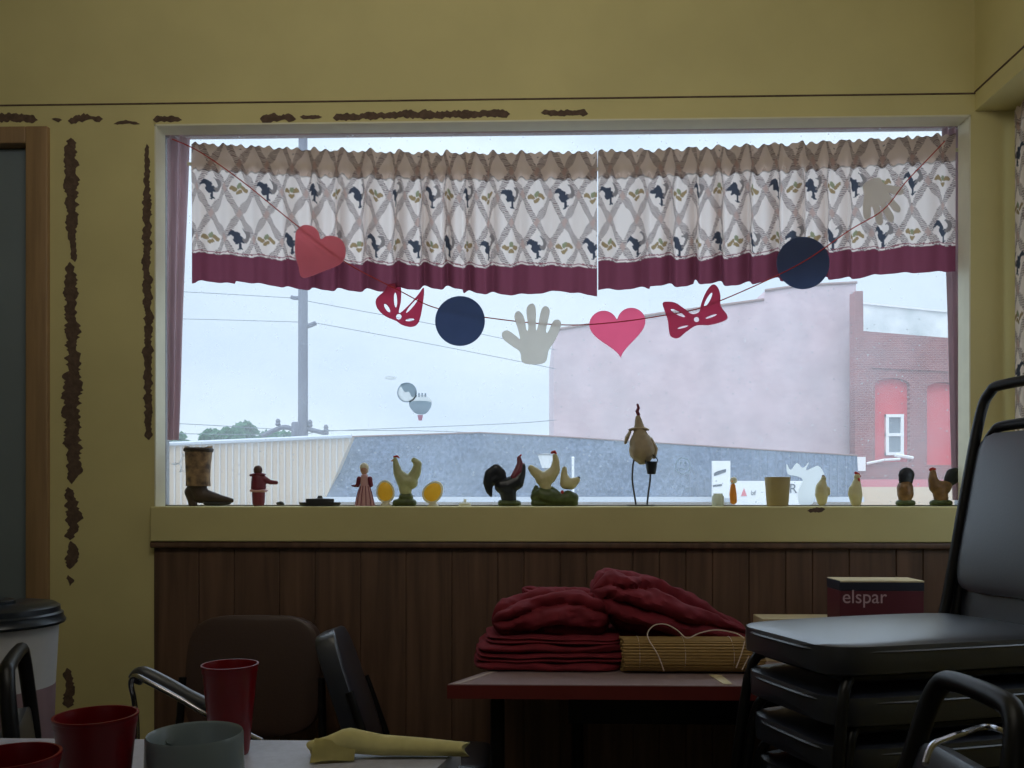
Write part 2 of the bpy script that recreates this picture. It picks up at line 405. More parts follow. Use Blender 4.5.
# wood panelling under the sill (grooved boards)
bm = bmesh.new(); x = OX0+.002; rnd = random.Random(5)
while x < 1.49:
    w = rnd.choice([.08, .11, .14]); x2 = min(x+w, 1.495)
    box(bm, (x+.0015, WY-.012, 0.09), (x2-.0015, WY, SILL-.125), 0.0015); x = x2
box(bm, (OX0, WY-.006, 0.09), (1.49, WY, SILL-.125))
struct('wall_panelling', bm, 'panel', label='vertical grooved brown wood panelling under the window')
bm = bmesh.new(); box(bm, (OX0-.004, WY-.03, SILL-.127), (1.495, WY, SILL-.107), .005)
struct('trim_4', bm, 'panel', smooth=True, label='dark wood moulding along the top of the panelling')
struct('baseboard_front', boxbm((OX0, WY-.016, 0), (1.49, WY, .09)), 'panel')
# door left
dr = bpy.data.objects.new('door_1', None); COL.objects.link(dr); dr['kind'] = 'structure'; dr.location = ((DX0+DX1)/2, WY, 0)
fx = at(28, 300, WY).x
P_(obj('door_frame', (lambda b: (box(b, (fx, WY-.015, 0), (DX1, WY+.05, DTOP), .004), box(b, (DX0, WY-.015, at(10, 145, WY).z), (fx, WY+.05, DTOP), .004), box(b, (DX0, WY-.015, 0), (DX0+.08, WY+.05, DTOP), .004), b)[-1])(bmesh.new()), 'doorwood'), dr)
P_(obj('door_leaf', boxbm((DX0+.08, WY+.025, 0.01), (fx, WY+.05, at(10, 145, WY).z), .003), 'doorslab'), dr)
kb = lathe(bmesh.new(), [(0, .06), (.02, .058), (.028, .045), (.02, .025), (.012, .02), (.012, 0), (.03, 0), (.03, -.004), (0, -.004)], 20)
bmesh.ops.rotate(kb, cent=(0, 0, 0), matrix=Matrix.Rotation(PI/2, 3, 'X'), verts=kb.verts); bmesh.ops.translate(kb, vec=(DX0+.14, WY+.021, 1.0), verts=kb.verts)
P_(obj('door_handle', kb, 'chrome'), dr)
# right wall with its own window and deep header
HZ2 = at(982, 111, WY).z
W2a, W2b = 1.25, 2.50
bm = bmesh.new()
box(bm, (RX, W2b, 0), (RX+.15, WY, CEIL)); box(bm, (RX, -3.2, 0), (RX+.15, W2a, CEIL))
box(bm, (RX, W2a, 0), (RX+.15, W2b, 1.08)); box(bm, (RX, W2a, HZ2-.02), (RX+.15, W2b, CEIL))
struct('wall_right', bm, 'wall')
struct('wall_right_header', boxbm((CX, -3.1, HZ2), (RX, WY, CEIL)), 'wall')
bm = bmesh.new(); box(bm, (CX-.003, -3.1, HZ2+.055), (CX, WY, HZ2+.059)); struct('trim_5', bm, 'chip')
w2 = bpy.data.objects.new('window_2', None); COL.objects.link(w2); w2['kind'] = 'structure'; w2.location = (RX+.1, (W2a+W2b)/2, 1.08)
bm = bmesh.new()
box(bm, (RX+.07, W2a, 1.08), (RX+.11, W2a+.04, HZ2-.02)); box(bm, (RX+.07, W2b-.04, 1.08), (RX+.11, W2b, HZ2-.02)); box(bm, (RX+.07, W2a, 1.08), (RX+.11, W2b, 1.12)); box(bm, (RX+.07, W2a, HZ2-.06), (RX+.11, W2b, HZ2-.02))
P_(obj('window_frame', bm, 'cream', smooth=False), w2)
P_(obj('window_pane', boxbm((RX+.085, W2a+.04, 1.12), (RX+.09, W2b-.04, HZ2-.06)), 'glass', smooth=False), w2)
struct('trim_6', boxbm((RX-.02, W2b-.02, 1.0), (RX, W2b+.03, HZ2)), 'wall')

# ================================================================== CURTAINS
def pattern(u, v):
    """printed fabric: hatched lattice with cockerels and flowers; u across, v down (metres), arrays"""
    Pp, Vv = 0.112, 0.160
    base = np.array([1.0, .89, .83]); col = np.ones(u.shape+(3,))*base
    a = u/Pp + v/Vv; b = u/Pp - v/Vv
    da = np.abs(a-np.floor(a)-.5); db = np.abs(b-np.floor(b)-.5)
    hatch = ((v*1000/6.5) % 1) < .55
    band = (da < .115) | (db < .115)
    both = (da < .10) & (db < .10)
    line = np.where(hatch, .55, .92)
    tint = np.array([.62, .47, .43])
    bf = (band & hatch)
    col[band] = base*.86
    col[bf] = np.array([.36, .28, .27])
    col[both] = np.array([.62, .45, .40])
    # cells
    na = np.round(a); nb = np.round(b)
    cu = (na+nb)/2*Pp; cv = (na-nb)/2*Vv
    x = (u-cu); y = -(v-cv)
    isum = np.round(na-nb).astype(int)   # row number
    motifrow = (isum % 2) == 0
    k = np.round((na+nb)/2).astype(int); r = isum//2
    roo = motifrow & (((k+r) % 2) == 0) & (v > .035)
    flo = motifrow & (((k+r) % 2) == 1) & ~band
    x = x/1.75; y = y/1.12
    def el(cx, cy, rx, ry): return ((x-cx)/rx)**2+((y-cy)/ry)**2 < 1
    dark = el(-.010, .010, .0125, .0125) & ~el(-.018, .001, .008, .007)
    dark |= el(0, -.004, .012, .010)
    dark |= el(.002, -.022, .0028, .012) | el(.003, -.030, .006, .0025)
    arc = (np.abs(np.hypot(x-(-.002), y-.014)-.020) < .0042) & (x > .006) & (y > -.006) & (y < .030)
    col[roo & dark] = np.array([.075, .085, .115])
    col[roo & arc] = np.array([.30, .26, .25])
    br = (el(-.012, 0, .008, .007) | el(.010, .002, .008, .007) | el(0, -.010, .007, .006))
    col[flo & br] = np.array([.42, .30, .16]); col[flo & el(0, .008, .005, .008)] = np.array([.35, .36, .22])
    return col

def fabric(name, tops, hems, bots, Y0, fullness, seed, parent=None, plane='XZ', pleat=.024, header=.085, u0=0.0, res=.0028, mater=None):
    """hanging pleated cloth. tops/hems/bots: lists of (s, z) with s along the rod."""
    rnd = random.Random(seed)
    s0, s1 = tops[0][0], tops[-1][0]
    nS = int((s1-s0)*fullness/res); zt = np.interp; 
    s = np.linspace(s0, s1, nS)
    ph = [rnd.uniform(0, 6.28) for _ in range(6)]
    top = np.interp(s, *zip(*tops)); bot = np.interp(s, *zip(*bots)); hem = np.interp(s, *zip(*hems))
    if s1 > s0: pass
    w = 2*PI/.085
    q = s*w + 1.1*np.sin(s*6.1+ph[0]) + .8*np.sin(s*13.7+ph[1])
    wave = np.sin(q)+.35*np.sin(2*q+ph[2])
    amp = pleat*(.65+.35*np.sin(s*5.3+ph[3]))
    du = np.sqrt(1+np.gradient(wave*amp, s)**2)
    u = u0+np.concatenate([[0], np.cumsum((du[1:]+du[:-1])/2*np.diff(s))])*fullness/1.15
    top = top+.0035*np.sin(s*210+ph[4])+.0025*np.sin(s*131)
    H = float(np.max(top-bot)); nV = int(H/res)
    t = np.linspace(0, 1, nV)[:, None]
    zz = top[None, :]*(1-t)+bot[None, :]*t
    vv = (top[None, :]-zz)
    depth = amp[None, :]*wave[None, :]
    k = np.where(vv < header, .30+.45*np.abs(vv/header-.45), .55+.45*np.clip((vv-header)/.10, 0, 1))
    micro = .0022*np.sin(s*190+ph[5])[None, :]*np.exp(-(np.abs(vv-header)/.03))
    dd = depth*k+micro
    if True:
        xs = np.repeat(s[None, :], nV, 0)+.0*dd
    hv = (top-hem)[None, :]
    U = np.repeat(u[None, :], nV, 0)
    c = pattern(U, vv*1.0+.02)
    red = vv > hv; c[red] = (np.array([.22, .060, .095])+0)
    thin = (vv > hv-.009) & (vv < hv-.006); c[thin] = np.array([.35, .12, .14])
    # stitching line of the rod pocket
    st = (np.abs(vv-header) < .0022); c[st] = c[st]*.55
    verts = np.stack([xs, Y0+dd, zz], -1).reshape(-1, 3)
    col = c.reshape(-1, 3)
    idx = np.arange(nV*nS).reshape(nV, nS)
    faces = np.stack([idx[:-1, :-1], idx[:-1, 1:], idx[1:, 1:], idx[1:, :-1]], -1).reshape(-1, 4)
    # back layer of the rod pocket (the cloth is folded over the rod)
    nB = int(header/res)+1
    tb = np.linspace(0, 1, nB)[:, None]
    zb = top[None, :]-header*tb
    db = depth*.0 + .030*np.sin(np.clip(tb*1.25, 0, 1)*PI)+ (depth[:1, :]*.4) + .002
    vb = np.stack([np.repeat(s[None, :], nB, 0), Y0+db, zb], -1).reshape(-1, 3)
    ub = np.repeat(u[None, :], nB, 0); cb = pattern(ub, -np.repeat(header*tb, nS, 1)+.02).reshape(-1, 3)*np.array([.62, .58, .54])  # back layer toned darker: shade of the doubled header put into its colour
    ib = np.arange(nB*nS).reshape(nB, nS)+len(verts)
    fb = np.stack([ib[:-1, :-1], ib[1:, :-1], ib[1:, 1:], ib[:-1, 1:]], -1).reshape(-1, 4)
    V_ = np.concatenate([verts, vb]); C_ = np.concatenate([col, cb]); F_ = np.concatenate([faces, fb])
    if plane == 'YZ':     # s runs along Y, depth along X
        V_ = np.stack([V_[:, 1], V_[:, 0], V_[:, 2]], -1)
    me = bpy.data.meshes.new(name)
    me.vertices.add(len(V_)); me.vertices.foreach_set('co', V_.astype(np.float32).ravel())
    me.loops.add(F_.size); me.loops.foreach_set('vertex_index', F_.astype(np.int32).ravel())
    me.polygons.add(len(F_)); me.polygons.foreach_set('loop_start', np.arange(0, F_.size, 4, dtype=np.int32)); me.polygons.foreach_set('loop_total', np.full(len(F_), 4, dtype=np.int32))
    me.update(calc_edges=True)
    at_ = me.color_attributes.new('pattern', 'FLOAT_COLOR', 'POINT')
    at_.data.foreach_set('color', np.concatenate([C_, np.ones((len(C_), 1))], 1).astype(np.float32).ravel())
    for p in me.polygons: p.use_smooth = True
    me.materials.append(mater or M['fabric'])
    o = bpy.data.objects.new(name, me); COL.objects.link(o)
    return o
VY = 2.70
def L_(pts): return [(at(x, y, VY).x, at(x, y, VY).z) for x, y in pts]
rod_pts = [(188, 164), (250, 166), (320, 168), (400, 169), (480, 170), (597, 169), (700, 165), (800, 159), (880, 154), (958, 150)]
left = fabric('valance', L_([(191, 143), (250, 146), (300, 149), (400, 152), (480, 153), (597.3, 152)]),
              L_([(191, 252), (230, 255), (300, 261), (360, 263), (420, 264), (480, 267), (535, 265), (597.3, 268)]),
              L_([(191, 283), (203, 281), (235, 284), (236, 281), (300, 289), (380, 291), (420, 288), (462, 288), (463, 292), (520, 295), (560, 291), (597.3, 296)]),
              VY, 1.3, 3, u0=.03)
tag(left, 'left half of the rooster print window valance with burgundy hem', 'valance', 'rooster print valances over the window')
right = fabric('valance', L_([(598.2, 151), (650, 150), (700, 148), (800, 143), (880, 139), (956, 134)]),
               L_([(598.2, 261), (640, 262), (650, 256), (700, 259), (760, 254), (830, 251), (880, 250), (910, 246), (961, 245)]),
               L_([(598.2, 290), (625, 289), (650, 288), (651, 285), (692, 286), (693, 282), (740, 285), (770, 280), (860, 278), (880, 274), (961, 271)]),
               VY, 1.3, 8, u0=.065)
tag(right, 'right half of the rooster print window valance with burgundy hem', 'valance', 'rooster print valances over the window')
bm = tube(bmesh.new(), smoothpath([at(x, y, VY+.016) for x, y in rod_pts], 4), .006, 8)
tag(obj('curtain_rod', bm, 'cream'), 'thin sagging rod inside the top pocket of the window valances', 'curtain rod')
# side window curtain
cz = HZ2-.015
sc = fabric('curtain', [(1.15, cz), (2.565, cz)], [(1.15, .9), (2.565, .9)], [(1.15, 1.32), (2.565, 1.32)], RX-.075, 1.4, 21, plane='YZ', pleat=.012, header=.05, u0=0.02, res=.0034)
tag(sc, 'rooster print curtain hanging at the side window on the right wall', 'curtain')
bm = tube(bmesh.new(), [(RX-.059, 1.10, cz-.02), (RX-.059, 2.585, cz-.02)], .005, 8)
tag(obj('curtain_rod', bm, 'cream'), 'rod inside the top of the curtain on the right wall', 'curtain rod')
# narrow mauve side drapes
def drape(tl, tr, bl, br, label, seed):
    n, k = 40, 26; bm = bmesh.new(); rnd = random.Random(seed); g = []
    Yd = GY-.045
    for j in range(n+1):
        t = j/n; l = at(tl[0]*(1-t)+bl[0]*t, tl[1]*(1-t)+bl[1]*t, Yd); r = at(tr[0]*(1-t)+br[0]*t, tr[1]*(1-t)+br[1]*t, Yd)
        row = []
        for i in range(k+1):
            s = i/k; p = l.lerp(r, s); row.append(bm.verts.new((p.x, p.y+.010*math.sin(s*PI*5+seed)+.002*math.sin(t*9), p.z)))
        g.append(row)
    for j in range(n):
        for i in range(k): bm.faces.new((g[j][i], g[j][i+1], g[j+1][i+1], g[j+1][i]))
    r = bmesh.ops.solidify(bm, geom=bm.faces[:], thickness=.0015)
    return tag(obj('side_drape', bm, 'mauvecloth'), label, 'drape')
drape((166, 137), (191, 137), (166, 440), (179.5, 440), 'narrow mauve drape hanging at the left edge of the window', 1)
drape((943, 128), (961, 128), (954, 500), (961.5, 500), 'narrow mauve drape hanging at the right edge of the window', 2)

# ================================================================== GARLAND
YG = 2.635
def cut(name, polys, holes, m, label, cat, Y=YG, group=None, extra=None, th=.0014):
    """flat paper cut-out: outlines in photo coordinates; holes cut by grid sampling"""
    pts = [p for poly in polys for p in poly]
    cx = sum(p[0] for p in pts)/len(pts); cy = sum(p[1] for p in pts)/len(pts)
    loc = at(cx, cy, Y); s = Y/F
    cu = bpy.data.curves.new('c', 'CURVE'); cu.dimensions = '2D'; cu.fill_mode = 'BOTH'; cu.extrude = th/2
    for poly in polys+holes:
        sp = cu.splines.new('POLY'); sp.points.add(len(poly)-1); sp.use_cyclic_u = True
        for q, p in zip(sp.points, poly): q.co = ((p[0]-cx)*s, -(p[1]-cy)*s, 0, 1)
    o = bpy.data.objects.new('c', cu); COL.objects.link(o); dg = bpy.context.evaluated_depsgraph_get()
    me = bpy.data.meshes.new_from_object(o.evaluated_get(dg)); bpy.data.objects.remove(o)
    me.transform(Matrix.Rotation(PI/2, 4, 'X'))
    r = obj(name, me, m, smooth=False, loc=loc); tag(r, label, cat, group); r['c'] = 0; del r['c']
    return r
def csm(pts, n=6):
    N_ = len(pts); out = []
    for i in range(N_):
        p0, p1, p2, p3 = pts[i-1], pts[i], pts[(i+1) % N_], pts[(i+2) % N_]
        for k in range(n):
            t = k/n
            out.append(tuple(0.5*((2*p1[j])+(p2[j]-p0[j])*t+(2*p0[j]-5*p1[j]+4*p2[j]-p3[j])*t*t+(3*p1[j]-p0[j]-3*p2[j]+p3[j])*t**3) for j in (0, 1)))
    return out
def heart(cx, cy, w, h, rot):
    out = []
    for k in range(60):
        t = 2*PI*k/60; x = 16*math.sin(t)**3/16; y = -(13*math.cos(t)-5*math.cos(2*t)-2*math.cos(3*t)-math.cos(4*t))/15
        x *= w/2; y *= h/2
        out.append((cx+x*math.cos(rot)-y*math.sin(rot), cy+x*math.sin(rot)+y*math.cos(rot)))
    return out
def ell(cx, cy, rx, ry, rot=0, n=20):
    return [(cx+rx*math.cos(t)*math.cos(rot)-ry*math.sin(t)*math.sin(rot), cy+rx*math.cos(t)*math.sin(rot)+ry*math.sin(t)*math.cos(rot)) for t in [2*PI*k/n for k in range(n)]]
G = 'paper cut-outs strung across the window'
cut('paper_heart', [csm([(295, 240), (296, 231), (303, 225), (312, 226), (318, 231), (321, 239), (327, 236), (337, 237), (344, 243), (346, 254), (341, 264), (325, 271), (303, 278), (298, 266), (295, 254)])], [], 'rheart', 'larger red paper heart hanging against the left of the valance', 'paper heart', group=G, Y=2.63)
cut('paper_heart', [heart(618, 329.5, 56, 51, -.10)], [], 'pheart', 'bright pink paper heart hanging below the valance', 'paper heart', group=G, Y=2.645)
cut('paper_bow', [csm([(384, 291), (389, 284), (400, 285), (401, 300), (399, 313), (408, 306), (418, 295), (424, 288), (423, 304), (419, 322), (412, 327), (402, 325), (396, 321), (385, 316), (377, 308), (376, 299)])],
    [ell(395.5, 300, 1.6, 7.5, -.05), ell(387, 308, 1.8, 5, -.6), ell(412, 306, 1.4, 9, .7), ell(410, 320, 4.5, 1.3, -.1), ell(398.8, 316.8, 2.8, 2.8)], 'bowpaper', 'crimson paper bow partly behind the valance hem, left of the black disc', 'paper bow', Y=2.68, group=G)
cut('paper_bow', [csm([(663, 303), (668, 301.5), (676, 303), (685, 309), (692, 314), (699, 312), (701, 304), (706, 292), (712, 285), (717, 287), (720, 295), (720.5, 306), (727, 316), (724, 321), (710, 325), (702, 325), (695, 326), (686, 332), (678, 338), (671, 336), (669, 329), (668, 320), (665, 311)])],
    [ell(678, 313, 8, 1.8, .5), ell(683, 327, 5.5, 1.0, -.25), ell(708, 300, 1.8, 8, .5), ell(711, 316.5, 6, 1.1, -.35), ell(696.5, 319.5, 2.6, 2.6)], 'bowpaper', 'crimson paper bow hanging right of the pink heart', 'paper bow', group=G)
cut('paper_disc', [ell(460, 321, 25, 25, n=48)], [], 'blackpaper', 'plain black paper disc hanging under the left valance', 'paper disc', group=G, Y=2.64)
cut('paper_disc', [ell(803, 263, 26, 26, n=48)], [], 'blackpaper', 'plain black paper disc hanging over the right valance hem', 'paper disc', group=G, Y=2.63)
def hand_outline(cx, cy, rot, s=1.0):
    pts = [(-10, 28), (-14, 16), (-22, 10), (-32, 2), (-33, -5), (-27, -7), (-18, -1), (-14, 2), (-16, -8), (-20, -22), (-16, -28), (-10, -22), (-7, -8), (-5, -10), (-7, -30), (-1, -36), (3, -30), (3, -9), (5, -10), (9, -29), (14, -33), (18, -27), (14, -8), (16, -5), (22, -17), (28, -18), (30, -12), (24, 3), (17, 14), (12, 28)]
    pts = [(x*s, y*s) for x, y in pts]
    return csm([(cx+x*math.cos(rot)-y*math.sin(rot), cy+x*math.sin(rot)+y*math.cos(rot)) for x, y in pts], 4)
cut('paper_hand', [hand_outline(533, 337, .0, .93)], [], 'handpaper', 'pale paper hand cut-out hanging left of the pink heart', 'paper hand', group=G)
cut('paper_hand', [hand_outline(880, 199, math.radians(155), .72)], [], 'handpaper', 'pale upside-down paper hand cut-out over the right valance', 'paper hand', group=G, Y=2.63)
gp = [(172, 139, 2.64), (200, 152, 2.635), (243, 182, 2.633), (295, 224, 2.633), (345, 262, 2.633), (400, 291, 2.65), (430, 306, 2.65), (460, 313, 2.648), (490, 318, 2.645), (533, 323, 2.64), (575, 325, 2.64), (618, 322, 2.638), (660, 316, 2.638), (700, 308, 2.638), (750, 288, 2.633), (803, 262, 2.626), (850, 230, 2.626), (883, 210, 2.626), (905, 183, 2.626), (925, 162, 2.63), (945, 141, 2.64)]
bm = tube(bmesh.new(), smoothpath([at(x, y, Y) for x, y, Y in gp], 6), .0017, 6)
tag(obj('garland_string', bm, 'redstring'), 'red string of the garland swagged across the window', 'string')

# ================================================================== DECALS ON THE GLASS
DYg = GY-.0015
M['decal'] = mat('decal_grey', rgb(215, 224, 230), 0.8, trans=.9, var=0.1)
M['decalpink'] = mat('decal_pink', rgb(235, 205, 215), 0.8, trans=.9, var=0.1)
M['decalwhite'] = mat('decal_white', rgb(252, 254, 254), 0.8, trans=.95, var=0.02)
def decal(name, parts, label, cat):
    xs = [p for pp in parts for poly in pp[1] for p in poly]
    c = at(sum(p[0] for p in xs)/len(xs), sum(p[1] for p in xs)/len(xs), DYg)
    root = thing(name, label, cat, c)
    for i, (nm, polys, holes, m) in enumerate(parts):
        o = cut(nm, polys, holes, m, None, None, Y=DYg-.0004*i, th=.0006)
        for k in ('label', 'category', 'group'):
            if k in o: del o[k]
        o.location = Vector(o.location)-c; o.parent = root
    return root
rp = [(401, 384), (408, 383), (414, 387), (416, 394), (412, 397), (409, 392), (405, 392), (402, 388)]
decal('window_sticker', [('ring', [ell(407, 392.5, 10, 10, n=32)], [ell(407, 392.5, 8.8, 8.8, n=32)], 'decal'), ('backing', [ell(407, 392.5, 8.8, 8.8, n=32)], [], 'decalwhite'), ('bird_mark', [csm(rp)], [], 'decal')],
      'round sticker with a grey bird mark on the window glass', 'sticker')
bl = [(409, 403), (411, 409), (417, 414), (425, 414), (430, 409), (431.5, 403), (426, 401), (414, 401)]
decal('window_sticker', [('backing', [csm([(409, 402), (412, 397), (420, 395), (428, 397), (432, 402), (426, 404), (414, 404)])], [], 'decalwhite'), ('balloon', [csm(bl)], [], 'decal'), ('basket', [[(417.5, 415), (423, 415), (422, 420.5), (418.5, 420.5)]], [], 'decalpink'),
     ('lettering', [[(415+k*3.2, 393), (416.6+k*3.2, 393), (416.6+k*3.2, 397), (415+k*3.2, 397)] for k in range(4)], [], 'decal')],
      'small grey hot air balloon sticker on the window glass', 'sticker')
decal('window_sticker', [('mark', [ell(390.5, 378, 6, 1.8, 0)], [], 'decalwhite')], 'faint small oval mark on the glass above the round sticker', 'sticker')
decal('window_sticker', [('ring', [ell(683, 466, 7.5, 8.5, n=32)], [ell(683, 466, 6.6, 7.6, n=32)], 'decal'), ('smile', [ell(683, 469, 3.2, .7)], [], 'decal'), ('eye', [ell(680.8, 463, .7, 1.6)], [], 'decal'), ('eye', [ell(685.4, 463, .7, 1.6)], [], 'decal')],
      'faint smiling ring drawn on the window glass', 'sticker')
decal('window_sticker', [('backing', [csm([(787, 464), (791, 470), (797, 463), (803, 468), (809, 462), (806, 470), (812, 468), (818, 466), (823, 472), (824, 480), (820, 490), (815, 496), (812, 504), (800, 504), (798, 492), (803, 480), (796, 476), (788, 474)], 3)], [], 'decalwhite')],
      'ragged white paper peeling on the glass between the khaki pot and cream figurine', 'sticker')
curl = []
for k in range(46):
    t = k*.42; r_ = 4+1.4*math.sin(t*1.7); curl.append((181+6*math.sin(t*.37+1)+r_*math.cos(t)*.8, 459+k*.55-8+r_*math.sin(t)*.6))
bm = tube(bmesh.new(), [at(x, y, DYg-.001) for x, y in curl], .0009, 5)
tag(obj('window_sticker', bm, 'decal'), 'scribbled grey drawing on the glass behind the boot', 'sticker')

# ================================================================== FIGURINES
class Fig:
    def __init__(s, name, label, cat, cx, Y=2.69, base=506.3, group=None, rotz=0):
        s.cx, s.Y, s.base = cx, Y, base; s.k = Y/F
        p = at(cx, base, Y); s.root = thing(name, label, cat, (p.x, Y, SILL), rotz, group)
    def p(s, x, y, d=0): return Vector(((x-s.cx)*s.k, d*s.k, max((s.base-y)*s.k, 0)))
    def blob(s, name, m, chains, flat=1.0, vox=.9, par=None, sm=2):
        """chains of (x, y, r[, depth]) photo-scaled balls fused to one skin"""
        bm = bmesh.new()
        for ch in chains:
            ch = [tuple(c)+((0,) if len(c) == 3 else ()) for c in ch]; P = []
            if len(ch) == 1: P = ch
            for a, b in zip(ch, ch[1:]):
                L = math.dist(a[:2], b[:2])+abs(a[3]-b[3]); n = max(1, int(L/max(.35*min(a[2], b[2]), .3)))
                P += [tuple(a[j]+(b[j]-a[j])*t/n for j in range(4)) for t in range(n)]
            if len(ch) > 1: P.append(ch[-1])
            for x, y, r, d in P:
                res = bmesh.ops.create_icosphere(bm, subdivisions=2, radius=r*s.k)
                bmesh.ops.scale(bm, vec=(1, flat, 1), verts=res['verts'])
                bmesh.ops.translate(bm, vec=((x-s.cx)*s.k, d*s.k, (s.base-y)*s.k), verts=res['verts'])
        me = remeshed(bm, vox*s.k, sm)
        for v in me.vertices:
            if v.co.z < .0004: v.co.z = .0004
        return obj(name, me, m, par or s.root)
    def lathe(s, name, m, prof, x=None, d=0, par=None, sx=1, sy=1, seg=24):
        x = s.cx if x is None else x
        bm = lathe(bmesh.new(), [(r*s.k, max((s.base-y)*s.k, .0003)) for r, y in prof], seg, ((x-s.cx)*s.k, d*s.k, 0), sx, sy)
        return obj(name, bm, m, par or s.root)
    def tube(s, name, m, pts, r, par=None):
        return obj(name, tube(bmesh.new(), smoothpath([s.p(*q) for q in pts], 5), r*s.k, 8), m, par or s.root)

# cowboy boot
f = Fig('boot_figurine', 'dark cowboy boot ornament with tan shaft at the left end of the sill', 'ornament', 203, Y=2.68)
f.blob('foot', 'f_boot', [[(197, 486, 10), (200, 495, 8.5), (210, 497, 6.5), (222, 499, 4.2), (232, 500.5, 2.6)], [(191, 492, 7), (192, 497, 6)]], .75)
f.blob('heel', 'f_boot', [[(192, 500, 5), (193, 505, 4.6)]], .8)
f.blob('sole', 'f_dark', [[(206, 503, 2.4), (220, 504, 2.2), (230, 503, 1.6)]], 2.2)
bm = bmesh.new(); k = f.k
prof = [(186, 210.5, 486), (186, 210, 478), (185.5, 210.5, 465), (185, 212, 452), (185, 212.5, 447)]
rings = []
for x0, x1, y in prof+[(187, 210.5, 447), (188, 209, 470), (189, 208, 486)]:
    cxx = (x0+x1)/2; r = (x1-x0)/2
    rings.append([bm.verts.new(((cxx+r*math.cos(2*PI*i/28)-f.cx)*k, r*.8*math.sin(2*PI*i/28)*k, (f.base-y+(1.5*math.cos(4*PI*i/28) if y < 448 else 0))*k)) for i in range(28)])
for a, b in zip(rings, rings[1:]):
    for i in range(28): bm.faces.new((a[i], a[(i+1) % 28], b[(i+1) % 28], b[i]))
obj('shaft', bm, 'f_tan', f.root)
f.blob('top_band', 'f_boot', [[(198.5+12.7*math.cos(t), 449.5, 2.6, 10*math.sin(t)) for t in [2*PI*j/14 for j in range(15)]]], 1, 1.0, sm=1)
# figure seen from behind
f = Fig('boy_figurine', 'maroon coated child figurine holding one arm out to the right', 'ornament', 259, Y=2.69)
f.blob('head', 'f_hair', [[(258, 469.5, 4.6), (258, 471, 4.4)]], .9, .7)
f.blob('hat_brim', 'f_maroon', [[(251, 475, 1.6), (258, 474, 2.0), (264, 474.5, 1.6)]], 2.6, .7)
f.blob('coat', 'f_maroon', [[(258, 479, 7), (258.5, 487, 8)], [(263, 478, 3.6), (270, 482, 2.6), (276.5, 482.5, 2.2)]], .75, .8)
f.blob('belt', 'f_pink', [[(252, 490.5, 1.8), (258, 491, 1.9), (265.5, 490.5, 1.8)]], 3.6, .7)
f.blob('trousers', 'f_maroon', [[(258.5, 494, 7), (258.5, 502, 6.6)]], .75, .8)
# pebble
f = Fig('pebble', 'tiny dark pebble on the sill right of the maroon child figurine', 'pebble', 280, Y=2.66)
f.blob('stone', 'f_dark', [[(277.5, 503.4, 1.5), (281, 503, 2.0), (283.5, 504, 1.2)]], 1, .5)
# tray
f = Fig('lidded_dish', 'low dark dish with a stepped lid at the sill front', 'dish', 320, Y=2.60)
f.lathe('dish', 'f_dark', [(0, 506), (19, 506), (21, 503.5), (21, 502), (17, 502), (0, 502)], sy=.55)
f.lathe('lid', 'f_dark', [(0, 502), (14, 502), (14.5, 500), (14, 498.5), (3, 498), (2.4, 496.6), (2.2, 495.6), (0, 495.2)], sy=.6)
# woman
f = Fig('woman_figurine', 'small woman figurine with white bonnet and striped pale dress', 'ornament', 365, Y=2.69)
f.blob('head', 'f_skin', [[(364, 469.5, 3.8), (364, 472, 3.0)]], .9, .6)
f.blob('bonnet', 'f_white', [[(364, 467, 4.8, 1.2), (364, 470, 4.4, 2)]], .9, .6)
f.blob('bodice', 'f_pink', [[(364.5, 477, 4), (364.5, 484, 4.4)]], .8, .7)
f.blob('sleeve', 'f_maroon', [[(359, 478.5, 2.6), (357.6, 485, 2.4)], [(357.5, 486, 1.6), (352, 485.6, 1.0)]], .9, .6)
f.blob('sleeve', 'f_maroon', [[(370, 478.5, 2.6), (371, 485, 2.4)]], .9, .6)
bm = bmesh.new(); rings = []
for t in range(9):
    y = 485+(506-485)*t/8; r = 4.6+5.2*(t/8)**.9
    rings.append([bm.verts.new((((365-f.cx)+(r*(1+.07*math.cos(12*a)))*math.cos(a))*f.k, r*.8*(1+.07*math.cos(12*a))*math.sin(a)*f.k, max((f.base-y)*f.k, .0004))) for a in [2*PI*i/48 for i in range(48)]])
for a, b in zip(rings, rings[1:]):
    for i in range(48): bm.faces.new((a[i], a[(i+1) % 48], b[(i+1) % 48], b[i]))
obj('skirt', bm, 'f_pink', f.root)
for i in range(6):
    a = PI+PI*(i+.5)/6
    f.tube('stripe', 'f_maroon', [(365+5*math.cos(a), 486, 5*.8*math.sin(a)), (365+8.2*math.cos(a), 496, 8.2*.8*math.sin(a)), (365+10*math.cos(a), 505.5, 10*.8*math.sin(a))], .4)
